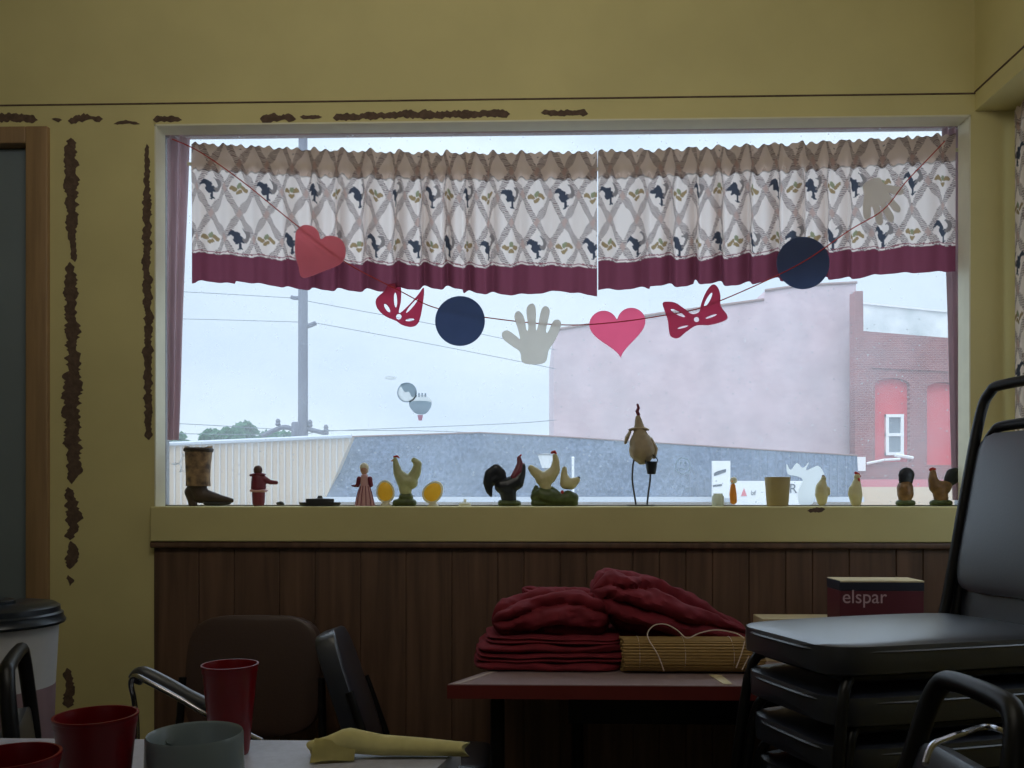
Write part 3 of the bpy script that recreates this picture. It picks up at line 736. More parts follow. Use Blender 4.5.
# egg cups
def egg(cx, cy, rx, ry, rot, label):
    f = Fig('egg_ornament', label, 'ornament', cx, Y=2.68, group=None)
    bm = bmesh.new(); n = 24
    # hollow half shell opening towards the room
    def ring(sc, d, kk=1.0):
        return [bm.verts.new((((rx*sc*math.cos(a)*(1-.10*math.sin(a)))*math.cos(rot)-(ry*sc*math.sin(a))*math.sin(rot))*f.k, d*f.k,
                ((f.base-cy)+((rx*sc*math.cos(a)*(1-.10*math.sin(a)))*math.sin(rot)+ry*sc*math.sin(a)*math.cos(rot)))*f.k)) for a in [2*PI*i/n for i in range(n)]]
    rs = [ring(.82, -1.5), ring(1.0, -2), ring(1.02, 0), ring(.9, 5), ring(.6, 8), ring(.2, 9)]
    for a, b in zip(rs, rs[1:]):
        for i in range(n): bm.faces.new((a[i], a[(i+1) % n], b[(i+1) % n], b[i]))
    bm.faces.new(rs[-1])
    obj('shell', bm, 'f_white', f.root)
    bm = bmesh.new(); rs = [ring(.83, -1.6), ring(.6, -3.2), ring(.3, -4.0)]
    for a, b in zip(rs, rs[1:]):
        for i in range(n): bm.faces.new((a[i], a[(i+1) % n], b[(i+1) % n], b[i]))
    bm.faces.new(rs[-1]); obj('yolk', bm, 'f_yellow', f.root)
    f.lathe('foot', 'f_white', [(0, cy+ry*.8), (2.5, cy+ry*.85), (5, 504.5), (6, 506.2), (0, 506.2)])
    return f
egg(385.5, 491.5, 9, 11.5, .1, 'golden egg ornament in white shell between the woman figurine and sage hen')
egg(433, 492, 9.5, 12, -.65, 'tilted golden egg ornament in white shell right of the sage hen')
# sage hen
f = Fig('hen_figurine', 'sage green hen figurine with raised head and tail between two golden eggs', 'ornament', 406, Y=2.70)
f.blob('body', 'f_sage', [[(395, 459, 2.3), (396, 465, 3.6), (398, 473, 5), (404, 481, 8), (411, 482, 7.6)], [(411, 480, 6.5), (416, 472, 5.5), (418, 464, 4.2), (414, 460, 3)], [(405, 486, 7), (406, 495, 6)]], .75, .9)
f.blob('comb', 'f_red', [[(394, 456.5, 1.1), (397, 456, 1.2), (399, 457.5, .9)]], .8, .5)
f.blob('beak', 'f_orange', [[(393, 460, 1.0), (391, 461, .5)]], .8, .4)
f.blob('base', 'f_green', [[(396, 503, 4), (406, 502, 5), (413, 503, 4)], [(403, 497, 4.5), (409, 497, 4.5)]], 1.4, .9)
# white knob
f = Fig('salt_lid', 'tiny white domed lid on the sill left of the black rooster', 'lid', 465, Y=2.70)
f.lathe('dome', 'f_white', [(0, 506), (6.5, 506), (6, 503.6), (3, 502), (1.2, 501.6), (1.2, 500.6), (1.8, 499.8), (0, 498.6)])
# black rooster
f = Fig('rooster_figurine', 'black rooster figurine with large drooping tail left of the white hens', 'ornament', 508, Y=2.69)
f.blob('body', 'f_black', [[(523, 466, 3), (521, 474, 5), (516, 482, 8.5), (508, 486, 9), (502, 486, 8)], [(508, 492, 9), (509, 499, 8)]], .8, 1)
f.blob('tail', 'f_black', [[(502, 484, 6), (500, 474, 6.5), (496, 470, 6.5), (490, 474, 6), (488, 482, 5.5), (489, 490, 4), (491, 495.5, 2)], [(499, 476, 6), (494, 480, 6)]], .55, 1)
f.blob('neck_feathers', 'f_maroon', [[(519, 458, 2.4), (520, 464, 3.4, -.6), (518, 471, 4.4, -1.6), (514, 477, 3.8, -3)]], .8, .8)
f.blob('comb', 'f_red', [[(518.6, 457.5, 1.2), (521, 455, 1.0)], [(523.5, 464, 1.3), (524, 467, 1.0)]], .6, .5)
f.blob('base', 'f_green', [[(501, 503, 3.6), (509, 503, 4), (518, 503.5, 3.4)]], 2, .9)
# pair of white hens
f = Fig('hen_pair_figurine', 'two cream hens on one leafy green base right of the black rooster', 'ornament', 555, Y=2.69)
f.blob('large_hen', 'f_ivory', [[(555, 456, 2.8), (556, 462, 3.8), (555, 470, 5.5), (549, 477, 7.5), (542, 479, 7)], [(542, 478, 6), (535, 472, 5), (531, 468, 3.4)], [(545, 484, 6.5), (546, 488, 6)]], .8, .9)
f.blob('comb', 'f_red', [[(552, 452.6, 1.6), (554.5, 451.6, 1.5), (556, 453.5, 1.1)], [(558, 461, 1.1), (558.3, 464, 1.0)]], .7, .5)
f.blob('small_hen', 'f_ivory', [[(564.5, 469, 2.8), (564, 475, 3.6), (566, 483, 6.6), (571, 484, 6), (577, 480, 3.4)]], .8, .9)
f.blob('tail_tip', 'f_black', [[(576, 480.5, 2.6), (578.5, 478, 1.9)]], .7, .6)
f.blob('base', 'f_green', [[(534, 497, 4), (541, 494, 7), (549, 496, 8), (560, 499, 6), (568, 497, 7), (573, 498, 6)], [(534, 503, 3.5), (575, 503, 3.5)], [(536, 487, 2.2), (533.5, 493, 2.5)], [(552, 488, 2), (557, 493, 3)]], 1.1, 1)
f.blob('flower', 'f_red', [[(562, 492, 1.9, -7.5)]], .8, .5)
# tall standing tin chicken
f = Fig('tin_chicken', 'tall long-legged tin chicken statue carrying a small black bucket', 'ornament', 641, Y=2.69)
f.blob('body', 'f_rust', [[(640, 434, 6.5), (641, 444, 12), (642, 450, 13.6), (643, 455, 10)], [(638, 418, 3), (639, 426, 5), (640, 434, 7)], [(643, 460, 5), (640, 463, 2)]], .85, 1)
f.blob('ruff', 'f_rust', [[(629.5, 430, 1.3), (635, 429, 1.9), (644, 429, 1.9), (648, 430, 1.2)]], 3.0, .6)
f.blob('comb', 'f_maroon', [[(637.6, 405, 1.3), (638.6, 408.5, 1.6), (637, 411.5, 1.8), (638.6, 415, 1.9)]], .7, .5)
f.blob('wing', 'f_rust', [[(630, 432, 1.6), (627, 438, 2.2), (625.5, 443, 1.6)]], 1.6, .6)
f.blob('wing', 'f_rust', [[(650, 440, 3), (655, 449, 3), (654, 457, 2.2)]], 1.6, .7)
f.tube('leg', 'f_dark', [(634.5, 458, 0), (633, 466, 0), (632.4, 480, 0), (634, 492, 0), (636, 504.5, 0)], .95)
f.tube('leg', 'f_dark', [(649, 458, 0), (650, 470, 0), (650, 480, 0), (648.4, 492, 0), (647, 504.5, 0)], .95)
f.lathe('base_plate', 'f_dark', [(0, 506), (14, 506), (14, 504.6), (0, 504.6)], sy=.7)
b = f.lathe('bucket', 'f_black', [(0, 474.5), (4, 474.5), (4.4, 473.5), (6.2, 462), (5.6, 462), (3.8, 473), (0, 473)], x=650.5, d=-6)
f.tube('bucket_handle', 'f_black', [(644.5, 462, -6), (646, 457, -6), (651, 455, -6), (656, 459, -6), (656.6, 462, -6)], .5, par=b)
# glass block, duck
f = Fig('glass_block', 'small clear jar low on the sill beside the orange duckling', 'jar', 718, Y=2.70)
M['clear'] = mat('pale_jar', rgb(225, 228, 215), 0.15, trans=.5, var=.1)
f.lathe('jar', 'clear', [(0, 506), (5.4, 506), (6, 504), (6, 497), (4.6, 495), (4.6, 493.5), (0, 493.5)])
f = Fig('duckling_figurine', 'little orange duckling figurine with white head left of the khaki pot', 'ornament', 733, Y=2.69)
f.blob('body', 'f_orange', [[(733, 486, 2.6), (733, 494, 3.8), (733.5, 501, 3.6)]], .9, .6)
f.blob('head', 'f_white', [[(733.5, 480.5, 3.7)]], .9, .6)
f.blob('bill', 'f_orange', [[(731.5, 481.5, 1.0, -3), (731, 482, .8, -4.4)]], .9, .4)
# pot
f = Fig('flower_pot', 'plain khaki pot standing empty on the sill', 'pot', 777.5, Y=2.67)
f.lathe('pot', 'f_pot', [(0, 506.2), (9.8, 506.2), (10.4, 505), (12.2, 480), (12.4, 477.4), (11.6, 477.2), (11, 480), (9.4, 503), (0, 503)], seg=36)
# cream birds
f = Fig('bird_figurine', 'small cream bird figurine just right of the khaki pot', 'ornament', 822, Y=2.69)
f.blob('body', 'f_ivory', [[(823, 481, 3), (821.5, 488, 6), (821.5, 494, 6.6), (822, 501, 5)], [(827, 489, 2.4, -2), (828, 494, 1.6, -2)]], .85, .8)
f.blob('head', 'f_ivory', [[(823.5, 479, 2.8)]], .9, .6)
f.blob('comb', 'f_brown', [[(823, 476.3, 1.4), (824.6, 477.4, 1.3)]], .7, .5)
f = Fig('bird_figurine', 'cream hen figurine with red comb left of the round-tailed rooster', 'ornament', 856, Y=2.69)
f.blob('body', 'f_ivory', [[(857, 480, 3.2), (856, 488, 5.6), (855.5, 495, 7), (856, 502, 5.4)], [(851, 488, 2), (850, 494, 2.2)]], .85, .8)
f.blob('head', 'f_ivory', [[(857, 477, 3.2)]], .9, .6)
f.blob('comb', 'f_red', [[(855.5, 473, 1.5), (857.5, 474, 1.7), (859.4, 476.6, 1.6)], [(858, 479.5, 1.6, -2), (858, 481, 1.2, -2.4)]], .8, .5)
# rooster from behind
f = Fig('rooster_figurine', 'brown rooster figurine with round black fan tail turned to the viewer', 'ornament', 905.5, Y=2.69)
f.blob('tail', 'f_black', [[(906, 475.5, 8.3, -1), (905.5, 480, 7.6, -1), (905.5, 485, 6, -1)]], .45, .9)
f.blob('body', 'f_brown', [[(905, 488, 8), (905.5, 494, 8), (905, 498, 6.6)]], .9, .9)
f.blob('base', 'f_green', [[(899, 503, 3.2), (905, 502, 4.4), (912, 503, 3.2)]], 1.4, .9)
# brown rooster
f = Fig('rooster_figurine', 'brown rooster figurine with black tail at the right end of the sill', 'ornament', 941, Y=2.69)
f.blob('body', 'f_brown', [[(933, 473, 3.4), (933, 480, 4.8), (936, 487, 7), (943, 488, 7.6), (947, 486, 5)], [(940, 492, 7.4), (941, 498, 7.2)]], .8, .9)
f.blob('comb', 'f_red', [[(930.5, 470, 1.5), (932.5, 469, 1.6), (935, 469.5, 1.4)], [(931, 477.5, 1.3), (930.8, 480, 1.2)]], .7, .5)
f.blob('tail', 'f_black', [[(946, 486, 3.4), (948, 479, 4.4), (951, 474, 5.4), (955, 472.5, 5)], [(950, 483, 4), (955, 479, 4.6), (957, 474, 4)]], .6, .9)
f.blob('base', 'f_green', [[(933, 503, 3.2), (941, 502, 4.4), (949, 503, 3.2)]], 1.4, .9)

# ================================================================== CHAIRS
def roundslab(w0, w1, L, T, crown=.012, n=20, soft=7):
    """seat pad: x 0..L (front to back), width w0 at front, w1 at back, top at z=0"""
    bm = bmesh.new(); rows = []
    m_ = 18
    def sup(t, p=5): return (1-abs(t)**p)**(1/p)
    top, bot = [], []
    for i in range(n+1):
        a = -1+2*i/n; aa = math.sin(a*PI/2); x = L/2+aa*L/2
        w = (w0+(w1-w0)*(x/L))/2*max(sup(aa, soft), 1e-3)
        rt, rb = [], []
        for j in range(m_+1):
            b = math.sin((-1+2*j/m_)*PI/2); y = b*w
            e = min(max(sup(aa, 8), 0), max(sup(b, 8), 0)); c = (1-aa*aa)*(1-b*b)
            rt.append(bm.verts.new((x, y, -T/2+T/2*(.25+.75*e)*1+crown*c-(0 if e > .2 else .0))))
            rb.append(bm.verts.new((x, y, -T/2-T/2*(.25+.75*e))))
        top.append(rt); bot.append(rb)
    for i in range(n):
        for j in range(m_):
            bm.faces.new((top[i][j], top[i+1][j], top[i+1][j+1], top[i][j+1])); bm.faces.new((bot[i][j], bot[i][j+1], bot[i+1][j+1], bot[i+1][j]))
    for j in range(m_):
        bm.faces.new((top[0][j], top[0][j+1], bot[0][j+1], bot[0][j])); bm.faces.new((top[n][j+1], top[n][j], bot[n][j], bot[n][j+1]))
    for i in range(n):
        bm.faces.new((top[i+1][0], top[i][0], bot[i][0], bot[i+1][0])); bm.faces.new((top[i][m_], top[i+1][m_], bot[i+1][m_], bot[i][m_]))
    return bm
def chair(label, loc, rotz, seat=.485, back=.54, w0=.32, w1=.38, L=.46, vinyl='blackvinyl', metal='blackmetal', lean=.20, hoop=.075, gap=.07, group=None, arm=None, name='stacking_chair', btaper=.86, tr=.011, thick=.06, nohoop=False, soft=7):
    """front edge centre at local origin, sits along +x; back rises at x=L"""
    t = thing(name, label, 'chair', loc, rotz, group)
    s = obj('seat', (lambda b: (bmesh.ops.translate(b, vec=(0, 0, seat), verts=b.verts), b)[-1])(roundslab(w0, w1, L, thick)), vinyl, t)
    ring = []
    for i in range(40):
        a = 2*PI*i/40; ca, sa = math.cos(a), math.sin(a); e = 5
        rr = (abs(ca)**e+abs(sa)**e)**(-1/e); x = L/2+rr*ca*L/2*1.004; w = (w0+(w1-w0)*x/L)/2*1.004; ring.append((x, rr*sa*w, seat-.016))
    obj('piping', tube(bmesh.new(), ring, .0028, 6, closed=True), vinyl, s)
    zs = seat-thick-.005
    # frame under the seat
    bm = bmesh.new(); tube(bm, [(.05, -w0/2+.03, zs), (L-.02, -w1/2+.02, zs)], tr*.9); tube(bm, [(.05, w0/2-.03, zs), (L-.02, w1/2-.02, zs)], tr*.9); tube(bm, [(.06, -w0/2+.03, zs), (.06, w0/2-.03, zs)], tr*.9)
    obj('seat_frame', bm, metal, t)
    for sg in (-1, 1):
        obj('leg', tube(bmesh.new(), smoothpath([(.06, sg*(w0/2-.03), zs), (.03, sg*(w0/2-.012), zs-.06), (-.01, sg*(w0/2+.01), .0)], 4), tr), metal, t)
        obj('leg', tube(bmesh.new(), smoothpath([(L-.03, sg*(w1/2-.01), zs), (L+.02, sg*(w1/2+.0), seat*.5), (L+.09, sg*(w1/2+.01), .0)], 4), tr), metal, t)
    # hoop back frame
    zt = seat+back; xt = L+lean*back; wt = w1*btaper/2
    def bx(z): return L-.005+lean*(z-seat)
    pts = [(L-.03, -w1/2+.0, zs), (L+.0, -w1/2-.0, seat+.02), (bx(seat+back*.5), -(w1/2+wt)/2, seat+back*.5), (bx(zt-.07), -wt, zt-.07), (bx(zt-.015), -wt+.02, zt-.015), (bx(zt), -wt+.06, zt), (bx(zt), wt-.06, zt), (bx(zt-.015), wt-.02, zt-.015), (bx(zt-.07), wt, zt-.07), (bx(seat+back*.5), (w1/2+wt)/2, seat+back*.5), (L, w1/2, seat+.02), (L-.03, w1/2, zs)]
    if nohoop:
        for q in (pts[:3], pts[-3:]): obj('back_post', tube(bmesh.new(), smoothpath(q, 6), tr, 10), metal, t)
    else: obj('back_frame', tube(bmesh.new(), smoothpath(pts, 6), tr*1.15, 10), metal, t)
    # pad between
    bm = roundslab(2*((w1/2+wt)/2), 2*wt*1.0, back-hoop-gap, .036 if not nohoop else .06, .006, soft=soft)
    ang = math.atan2(1, lean)
    bmesh.ops.rotate(bm, cent=(0, 0, 0), matrix=Matrix.Rotation(-ang, 3, 'Y'), verts=bm.verts)
    zb = seat+gap; bmesh.ops.translate(bm, vec=(bx(zb)-.004, 0, zb), verts=bm.verts)
    obj('backrest', bm, vinyl, t)
    if arm:
        for sg in (-1, 1):
            a = obj('armrest', tube(bmesh.new(), smoothpath([(-.20, sg*(w1/2+.08), arm), (-.10, sg*(w1/2+.08), arm-.005), (.12, sg*(w1/2+.04), arm-.045), (.24, sg*(w1/2+.03), arm-.06)], 5), .021, 12), vinyl, t)
            obj('arm_tube', tube(bmesh.new(), smoothpath([(-.13, sg*(w1/2+.06), .0), (-.19, sg*(w1/2+.08), arm-.12), (-.225, sg*(w1/2+.082), arm-.035), (-.19, sg*(w1/2+.08), arm-.028), (.0, sg*(w1/2+.065), arm-.045), (.2, sg*(w1/2+.035), arm-.08), (L, sg*w1/2, arm-.14)], 6), .009, 10), 'chrome', a)
    return t
# stack of five
ang = math.radians(17.5); fx_, fy_ = .487, 1.715
lab = ['black vinyl chair on top of the stack at right', 'black vinyl chair second from the top of the stack', 'black vinyl chair in the middle of the stack', 'black vinyl chair second from the bottom of the stack', 'black vinyl chair at the bottom of the stack at right']
base = None
for i in range(5):
    drop = .095*i; off = .012*i
    loc = (fx_+math.cos(ang)*off, fy_+math.sin(ang)*off, .40-drop+.0)
    if i == 0: base = chair(lab[0], loc, ang, seat=.485, w0=.34, w1=.37, L=.585, group='black chairs in the stack', back=.535, gap=.05, hoop=.105, lean=.17, thick=.062)
    else: dup(base, (loc[0], loc[1], loc[2]+ (.02 if i == 4 else 0)*0), ang, lab[i])
# chairs around
chair('brown vinyl padded chair against the panelling below the window', (at(250, 700, 2.32).x, 1.90, 0), PI/2, seat=.47, back=.375, w0=.38, w1=.40, L=.42, vinyl='brownvinyl', hoop=.014, gap=.03, lean=.12, name='padded_chair', btaper=.94, nohoop=True, soft=4)
chair('narrow black chair seen from the side between the brown padded chair and red table', (at(490, 700, 2.28).x, 2.28, 0), PI+.0, seat=.47, back=.37, w0=.26, w1=.22, L=.30, hoop=.012, gap=.0, lean=.34, nohoop=True, soft=4, name='side_chair')
mc = chair('black metal frame chair at the bottom right in front of the stack', (.19, 1.25, 0), math.radians(2), seat=.45, back=.42, w0=.34, w1=.30, L=.36, hoop=.09, gap=.06, lean=.25, name='metal_chair', metal='blackmetal', btaper=.8, tr=.014)
chair('black hoop-back chair at the far left edge', (at(13, 700, 1.62).x+.34, 1.62+.20, 0), PI+math.radians(26), seat=.45, back=.39, w0=.34, w1=.36, L=.36, hoop=.12, gap=.06, lean=.10, name='hoop_chair', tr=.012)

bm = bmesh.new()
Mi = (Matrix.Translation(mc.location) @ Matrix.Rotation(math.radians(2), 4, 'Z')).inverted()
def mp_(pts): return [Mi @ at(x, y, Y) for x, y, Y in pts]
tube(bm, smoothpath(mp_([(925, 764, 1.16), (932, 746, 1.18), (948, 738, 1.20), (963, 733, 1.22), (984, 727, 1.28), (1000, 730, 1.26), (1012, 738, 1.24), (1017, 752, 1.22), (1019, 790, 1.20)]), 5), .0045, 8)
obj('chrome_rail', bm, 'chrome', mc)
# chair with a sloping chrome arm
ac = chair('chrome armed chair whose sloping arm shows left of the tall red tumbler', (at(150, 700, 1.85).x, 1.78, 0), math.radians(0), seat=.45, back=.17, w0=.30, w1=.30, L=.36, hoop=.01, gap=.02, lean=.1, name='armchair', nohoop=True)
Mi = Matrix.Translation(-Vector(ac.location))
a_ = obj('armrest', tube(bmesh.new(), smoothpath(mp_([(135, 680, 1.72), (143, 674, 1.72), (165, 684, 1.71), (190, 698, 1.69), (215, 710, 1.67), (240, 722, 1.65)]), 6), .016, 12), 'blackvinyl', ac)
obj('arm_tube', tube(bmesh.new(), smoothpath(mp_([(137, 790, 1.72), (137, 730, 1.72), (134, 700, 1.72), (131, 684, 1.70), (135, 676, 1.69), (150, 683, 1.68), (180, 699, 1.67), (206, 714, 1.66), (262, 741, 1.62)]), 6), .0055, 10), 'chrome', a_)

# ================================================================== RED TABLE AND WHAT LIES ON IT
TZ = .70; TY0, TY1 = 2.07, 2.56; TX0, TX1 = at(447, 685, 2.07).x, 1.44
t = thing('red_table', 'low red-edged table under the window holding the red cloths', 'table', ((TX0+TX1)/2, (TY0+TY1)/2, 0))
def rel(a, r): return tuple(Vector(a)-Vector(r.location))
tb = bmesh.new()
for p in [(TX0, TY0), (TX1, TY0), (TX1, TY1), (TX0+.16, TY1)]: pass
def polyslab(pts, z0, z1):
    b = bmesh.new(); lo = [b.verts.new((x, y, z0)) for x, y in pts]; hi = [b.verts.new((x, y, z1)) for x, y in pts]
    b.faces.new(lo[::-1]); b.faces.new(hi)
    for i in range(len(pts)): b.faces.new((lo[i], lo[(i+1) % len(pts)], hi[(i+1) % len(pts)], hi[i]))
    return b
def shifted(b, r): bmesh.ops.translate(b, vec=-Vector(r.location), verts=b.verts); return b
obj('table_edge', shifted(polyslab([(TX0, TY0), (TX1, TY0), (TX1, TY1), (TX0+.26, TY1)], TZ-.035, TZ-.002), t), 'tablered', t, False)
obj('tabletop', shifted(polyslab([(TX0+.002, TY0+.002), (TX1-.002, TY0+.002), (TX1-.002, TY1-.002), (TX0+.262, TY1-.002)], TZ-.002, TZ), t), 'tabletop', t, False)
obj('edge_strip', shifted(polyslab([(TX0+.018, TY0+.003), (TX0+.032, TY0+.003), (TX0+.29, TY1-.004), (TX0+.275, TY1-.004)], TZ-.001, TZ+.0012), t), 'tabletrim', t, False)
for x, y in ((TX0+.12, TY0+.08), (TX1-.08, TY0+.08), (TX1-.08, TY1-.06), (TX0+.34, TY1-.06)):
    obj('leg', shifted(tube(bmesh.new(), [(x, y, 0), (x, y, TZ-.035)], .018), t), 'blackmetal', t)
obj('apron', shifted(boxbm((TX0+.30, TY0+.10, TZ-.12), (TX1-.05, TY0+.12, TZ-.035)), t), 'blackmetal', t, False)
bm = polyslab([(at(712, 676, 2.16).x, 2.2), (at(724, 676, 2.16).x, 2.19), (at(731, 684, 2.1).x, 2.085), (at(722, 684, 2.1).x, 2.085)], TZ+.0005, TZ+.002)
tag(obj('paper_strip', bm, 'card', smooth=False), 'short pale paper strip on the red table by the bamboo mat', 'paper')

def folded(x0, x1, y0, y1, z0, z1, seed, lobes=2):
    """folded cloth slab: rounded bulging edges with wavy lips"""
    bm = bmesh.new(); n, m_ = 60, 10*lobes; rings = []
    T = z1-z0
    for j in range(m_+1):
        t = j/m_; z = z0+T*t
        bulge = abs(math.sin(t*PI*lobes))**.5
        ins = .018*(1-bulge)
        row = []
        for i in range(n):
            a = 2*PI*i/n; e = 6; ca, sa = math.cos(a), math.sin(a); rr = (abs(ca)**e+abs(sa)**e)**(-1/e)
            px = (x0+x1)/2+rr*ca*((x1-x0)/2-ins); py = (y0+y1)/2+rr*sa*((y1-y0)/2-ins)
            nz = noise.noise(Vector((px*9+seed, py*9, t*1.2)))*.016; nz2 = noise.noise(Vector((px*14, py*14, seed+.5)))*.010
            row.append(bm.verts.new((px+ca*nz, py+sa*nz, max(z+nz2*(.3+.7*t), z0+.0005*j))))
        rings.append(row)
    for a, b in zip(rings, rings[1:]):
        for i in range(n): bm.faces.new((a[i], a[(i+1) % n], b[(i+1) % n], b[i]))
    bm.faces.new(rings[0][::-1]); c = Vector((0, 0, 0))
    for v in rings[-1]: c += v.co/n
    cv = bm.verts.new(c+Vector((0, 0, .003)))
    for i in range(n): bm.faces.new((rings[-1][i], rings[-1][(i+1) % n], cv))
    return bm
def gathered(path, folds, seed, Y, amp=.22, dy=1.4):
    """bunched cloth swept along photo points (x, y, r, Y); folds run along the sweep"""
    P = []
    for a, b in zip(path, path[1:]):
        for k in range(14): P.append([a[j]+(b[j]-a[j])*k/14 for j in range(4)])
    P.append(list(path[-1]))
    bm = bmesh.new(); seg = 72; rings = []
    for i, (x, y, r, YY) in enumerate(P):
        c = at(x, y, YY); q = P[min(i+1, len(P)-1)]; p_ = P[max(i-1, 0)]
        d = (at(q[0], q[1], q[3])-at(p_[0], p_[1], p_[3])).normalized()
        s1 = Vector((0, 1, 0)); s1 = (s1-d*s1.dot(d)).normalized(); s2 = d.cross(s1)
        if s2.z < 0: s2 = -s2
        e = min(1, (i+.3)/7, (len(P)-1-i+.3)/7); rm = r*YY/F*math.sin(min(e, 1)*PI/2)**.6
        row = []
        for k in range(seg):
            a = 2*PI*k/seg
            w = 1+amp*(abs(math.sin(a*folds/2+1.3*noise.noise(Vector((i*.07, seed, a)))+i*.035))**.7-.5)+.20*noise.noise(Vector((math.cos(a)*1.5, math.sin(a)*1.5+seed, i*.09)))+.10*noise.noise(Vector((math.cos(a)*5, math.sin(a)*5+seed, i*.25)))
            v = c+(s1*math.cos(a)*dy+s2*math.sin(a))*rm*w
            v.z = max(v.z, TZ+.002); row.append(bm.verts.new(v))
        rings.append(row)
    for a, b in zip(rings, rings[1:]):
        for k in range(seg): bm.faces.new((a[k], a[(k+1) % seg], b[(k+1) % seg], b[k]))
    bm.faces.new(rings[0][::-1]); bm.faces.new(rings[-1])
    return bm
GC = 'red cloths heaped on the low table'
def px(x, Y): return at(x, 600, Y).x
layers = [(472, 628, 2.215, .700, .722, 'bottom'), (474, 632, 2.22, .722, .745, 'second'), (478, 628, 2.23, .745, .768, 'third'), (484, 622, 2.24, .768, .790, 'fourth')]
for i, (xa, xb, ya, z0, z1, w) in enumerate(layers):
    xa_, xb_ = px(xa, ya), px(xb, ya)
    o = obj('folded_cloth', folded(xa_, xb_, ya, 2.50, z0+.001, z1, i*3.1, 1+(i % 2)), 'redcloth')
    tag(o, {'bottom': 'folded red cloth lying on the tabletop at the bottom of the heap', 'second': 'folded red cloth second from the bottom of the heap', 'third': 'folded red cloth third from the bottom of the heap', 'fourth': 'folded red cloth under the crumpled red cloths'}[w], 'cloth', GC)
o = obj('crumpled_cloth', gathered([(492, 622, 12, 2.31), (512, 618, 17, 2.32), (540, 613, 20, 2.33), (575, 612, 20, 2.34), (610, 618, 18, 2.35)], 6, 1.0, 0, amp=.44), 'redcloth')
tag(o, 'crumpled red cloth at the left of the heap', 'cloth', GC)
o = obj('crumpled_cloth', gathered([(522, 588, 3, 2.36), (534, 596, 9, 2.36), (552, 602, 12, 2.36), (575, 603, 13, 2.36), (600, 602, 12, 2.37)], 5, 4.0, 0, amp=.44), 'redcloth')
tag(o, 'small pointed fold of red cloth on top of the heap at left', 'cloth', GC)
o = obj('crumpled_cloth', gathered([(592, 590, 12, 2.34), (606, 592, 22, 2.35), (630, 600, 25, 2.36), (660, 611, 24, 2.36), (695, 622, 19, 2.37), (725, 630, 12, 2.38), (748, 636, 7, 2.39)], 7, 7.0, 0, amp=.46), 'redcloth')
tag(o, 'large draped red cloth sloping down to the right on top of the heap', 'cloth', GC)
o = obj('crumpled_cloth', gathered([(600, 640, 12, 2.40), (650, 640, 18, 2.41), (700, 645, 17, 2.42), (745, 650, 14, 2.43), (770, 655, 8, 2.43)], 8, 9.0, 0), 'redcloth')
tag(o, 'red cloth lying flat behind the rolled bamboo mat', 'cloth', GC)

# bamboo mat
bx0, bx1 = px(620, 2.24), px(762, 2.24)
t = thing('bamboo_mat', 'rolled bamboo mat tied with thin white cord in front of the red cloths', 'mat', ((bx0+bx1)/2, 2.25, TZ))
bm = bmesh.new(); hw = (bx1-bx0)/2; rnd = random.Random(3)
for lyr in range(3):
    ry, rz = .055-.009*lyr, .040-.009*lyr; n = 34-6*lyr
    for i in range(n):
        a = 2*PI*i/n; e = 2.6; ca, sa = math.cos(a), math.sin(a); rr = (abs(ca)**e+abs(sa)**e)**(-1/e)
        y = rr*ca*ry; z = .045+rr*sa*rz; j1 = rnd.uniform(0, .008); j2 = rnd.uniform(0, .008)
        tube(bm, [(-hw+j1, y, z), (0, y+rnd.uniform(-.0006, .0006), z), (hw-j2, y, z)], .0042, 6)
obj('bamboo_slats', bm, 'bamboo', t)
def band(x):
    return [(x, math.cos(2*PI*i/28)*.060, .045+math.sin(2*PI*i/28)*.0455) for i in range(28)]
for x in (-hw*.75, -hw*.12, hw*.55): obj('binding_thread', tube(bmesh.new(), band(x), .0007, 5, closed=True), 'string', t)
def lp(pts): return [Vector(at(x, y, Y))-Vector(t.location) for x, y, Y in pts]
obj('cord', tube(bmesh.new(), smoothpath(lp([(664, 671, 2.185), (658, 655, 2.18), (649, 640, 2.20), (648, 632, 2.23), (655, 625, 2.24), (666, 624.5, 2.24), (677, 630, 2.24), (687, 638, 2.22), (700, 633, 2.23), (716, 630, 2.24), (735, 633, 2.24), (744, 638, 2.22)]), 6), .0016, 6), 'string', t)
obj('cord', tube(bmesh.new(), smoothpath(lp([(745, 641, 2.19), (741, 655, 2.18), (736, 668, 2.18)]), 6), .0014, 6), 'string', t)
obj('cord', tube(bmesh.new(), smoothpath(lp([(749, 656, 2.175), (746, 662, 2.175), (742, 670, 2.175)]), 6), .0014, 6), 'string', t)

# box with lettering, cream box, envelope
c0, c1 = at(840, 581, 2.28), at(924, 581, 2.28); zt = c0.z
t = thing('carton', 'maroon carton with a dark top band printed with pale lettering', 'box', ((c0.x+c1.x)/2, 2.33, TZ))
hw = (c1.x-c0.x)/2
obj('carton_body', boxbm((-hw, -.05, 0), (hw, .05, zt-TZ-.026), .002), 'boxred', t, False)
obj('carton_lid', boxbm((-hw-.001, -.051, zt-TZ-.026), (hw+.001, .051, zt-TZ), .002), 'boxdark', t, False)
me = textmesh('elspar', .062, .0004)
xs = [v.co.x for v in me.vertices]; k = (at(886, 600, 2.28).x-at(842, 600, 2.28).x)/(max(xs)-min(xs))
me.transform(Matrix.Scale(k, 4, (1, 0, 0)) @ Matrix.Scale(k*1.05, 4, (0, 0, 1)))
o = obj('lettering', me, 'boxtext', t, False); p = at(842, 603, 2.28); o.location = (p.x-t.location.x, -.0508, p.z-TZ)
bm = bmesh.new(); box(bm, (-hw*1.0, -.0515, zt-TZ-.003), (hw, .0515, zt-TZ+.0012)); obj('lid_edge', bm, 'card', t, False)
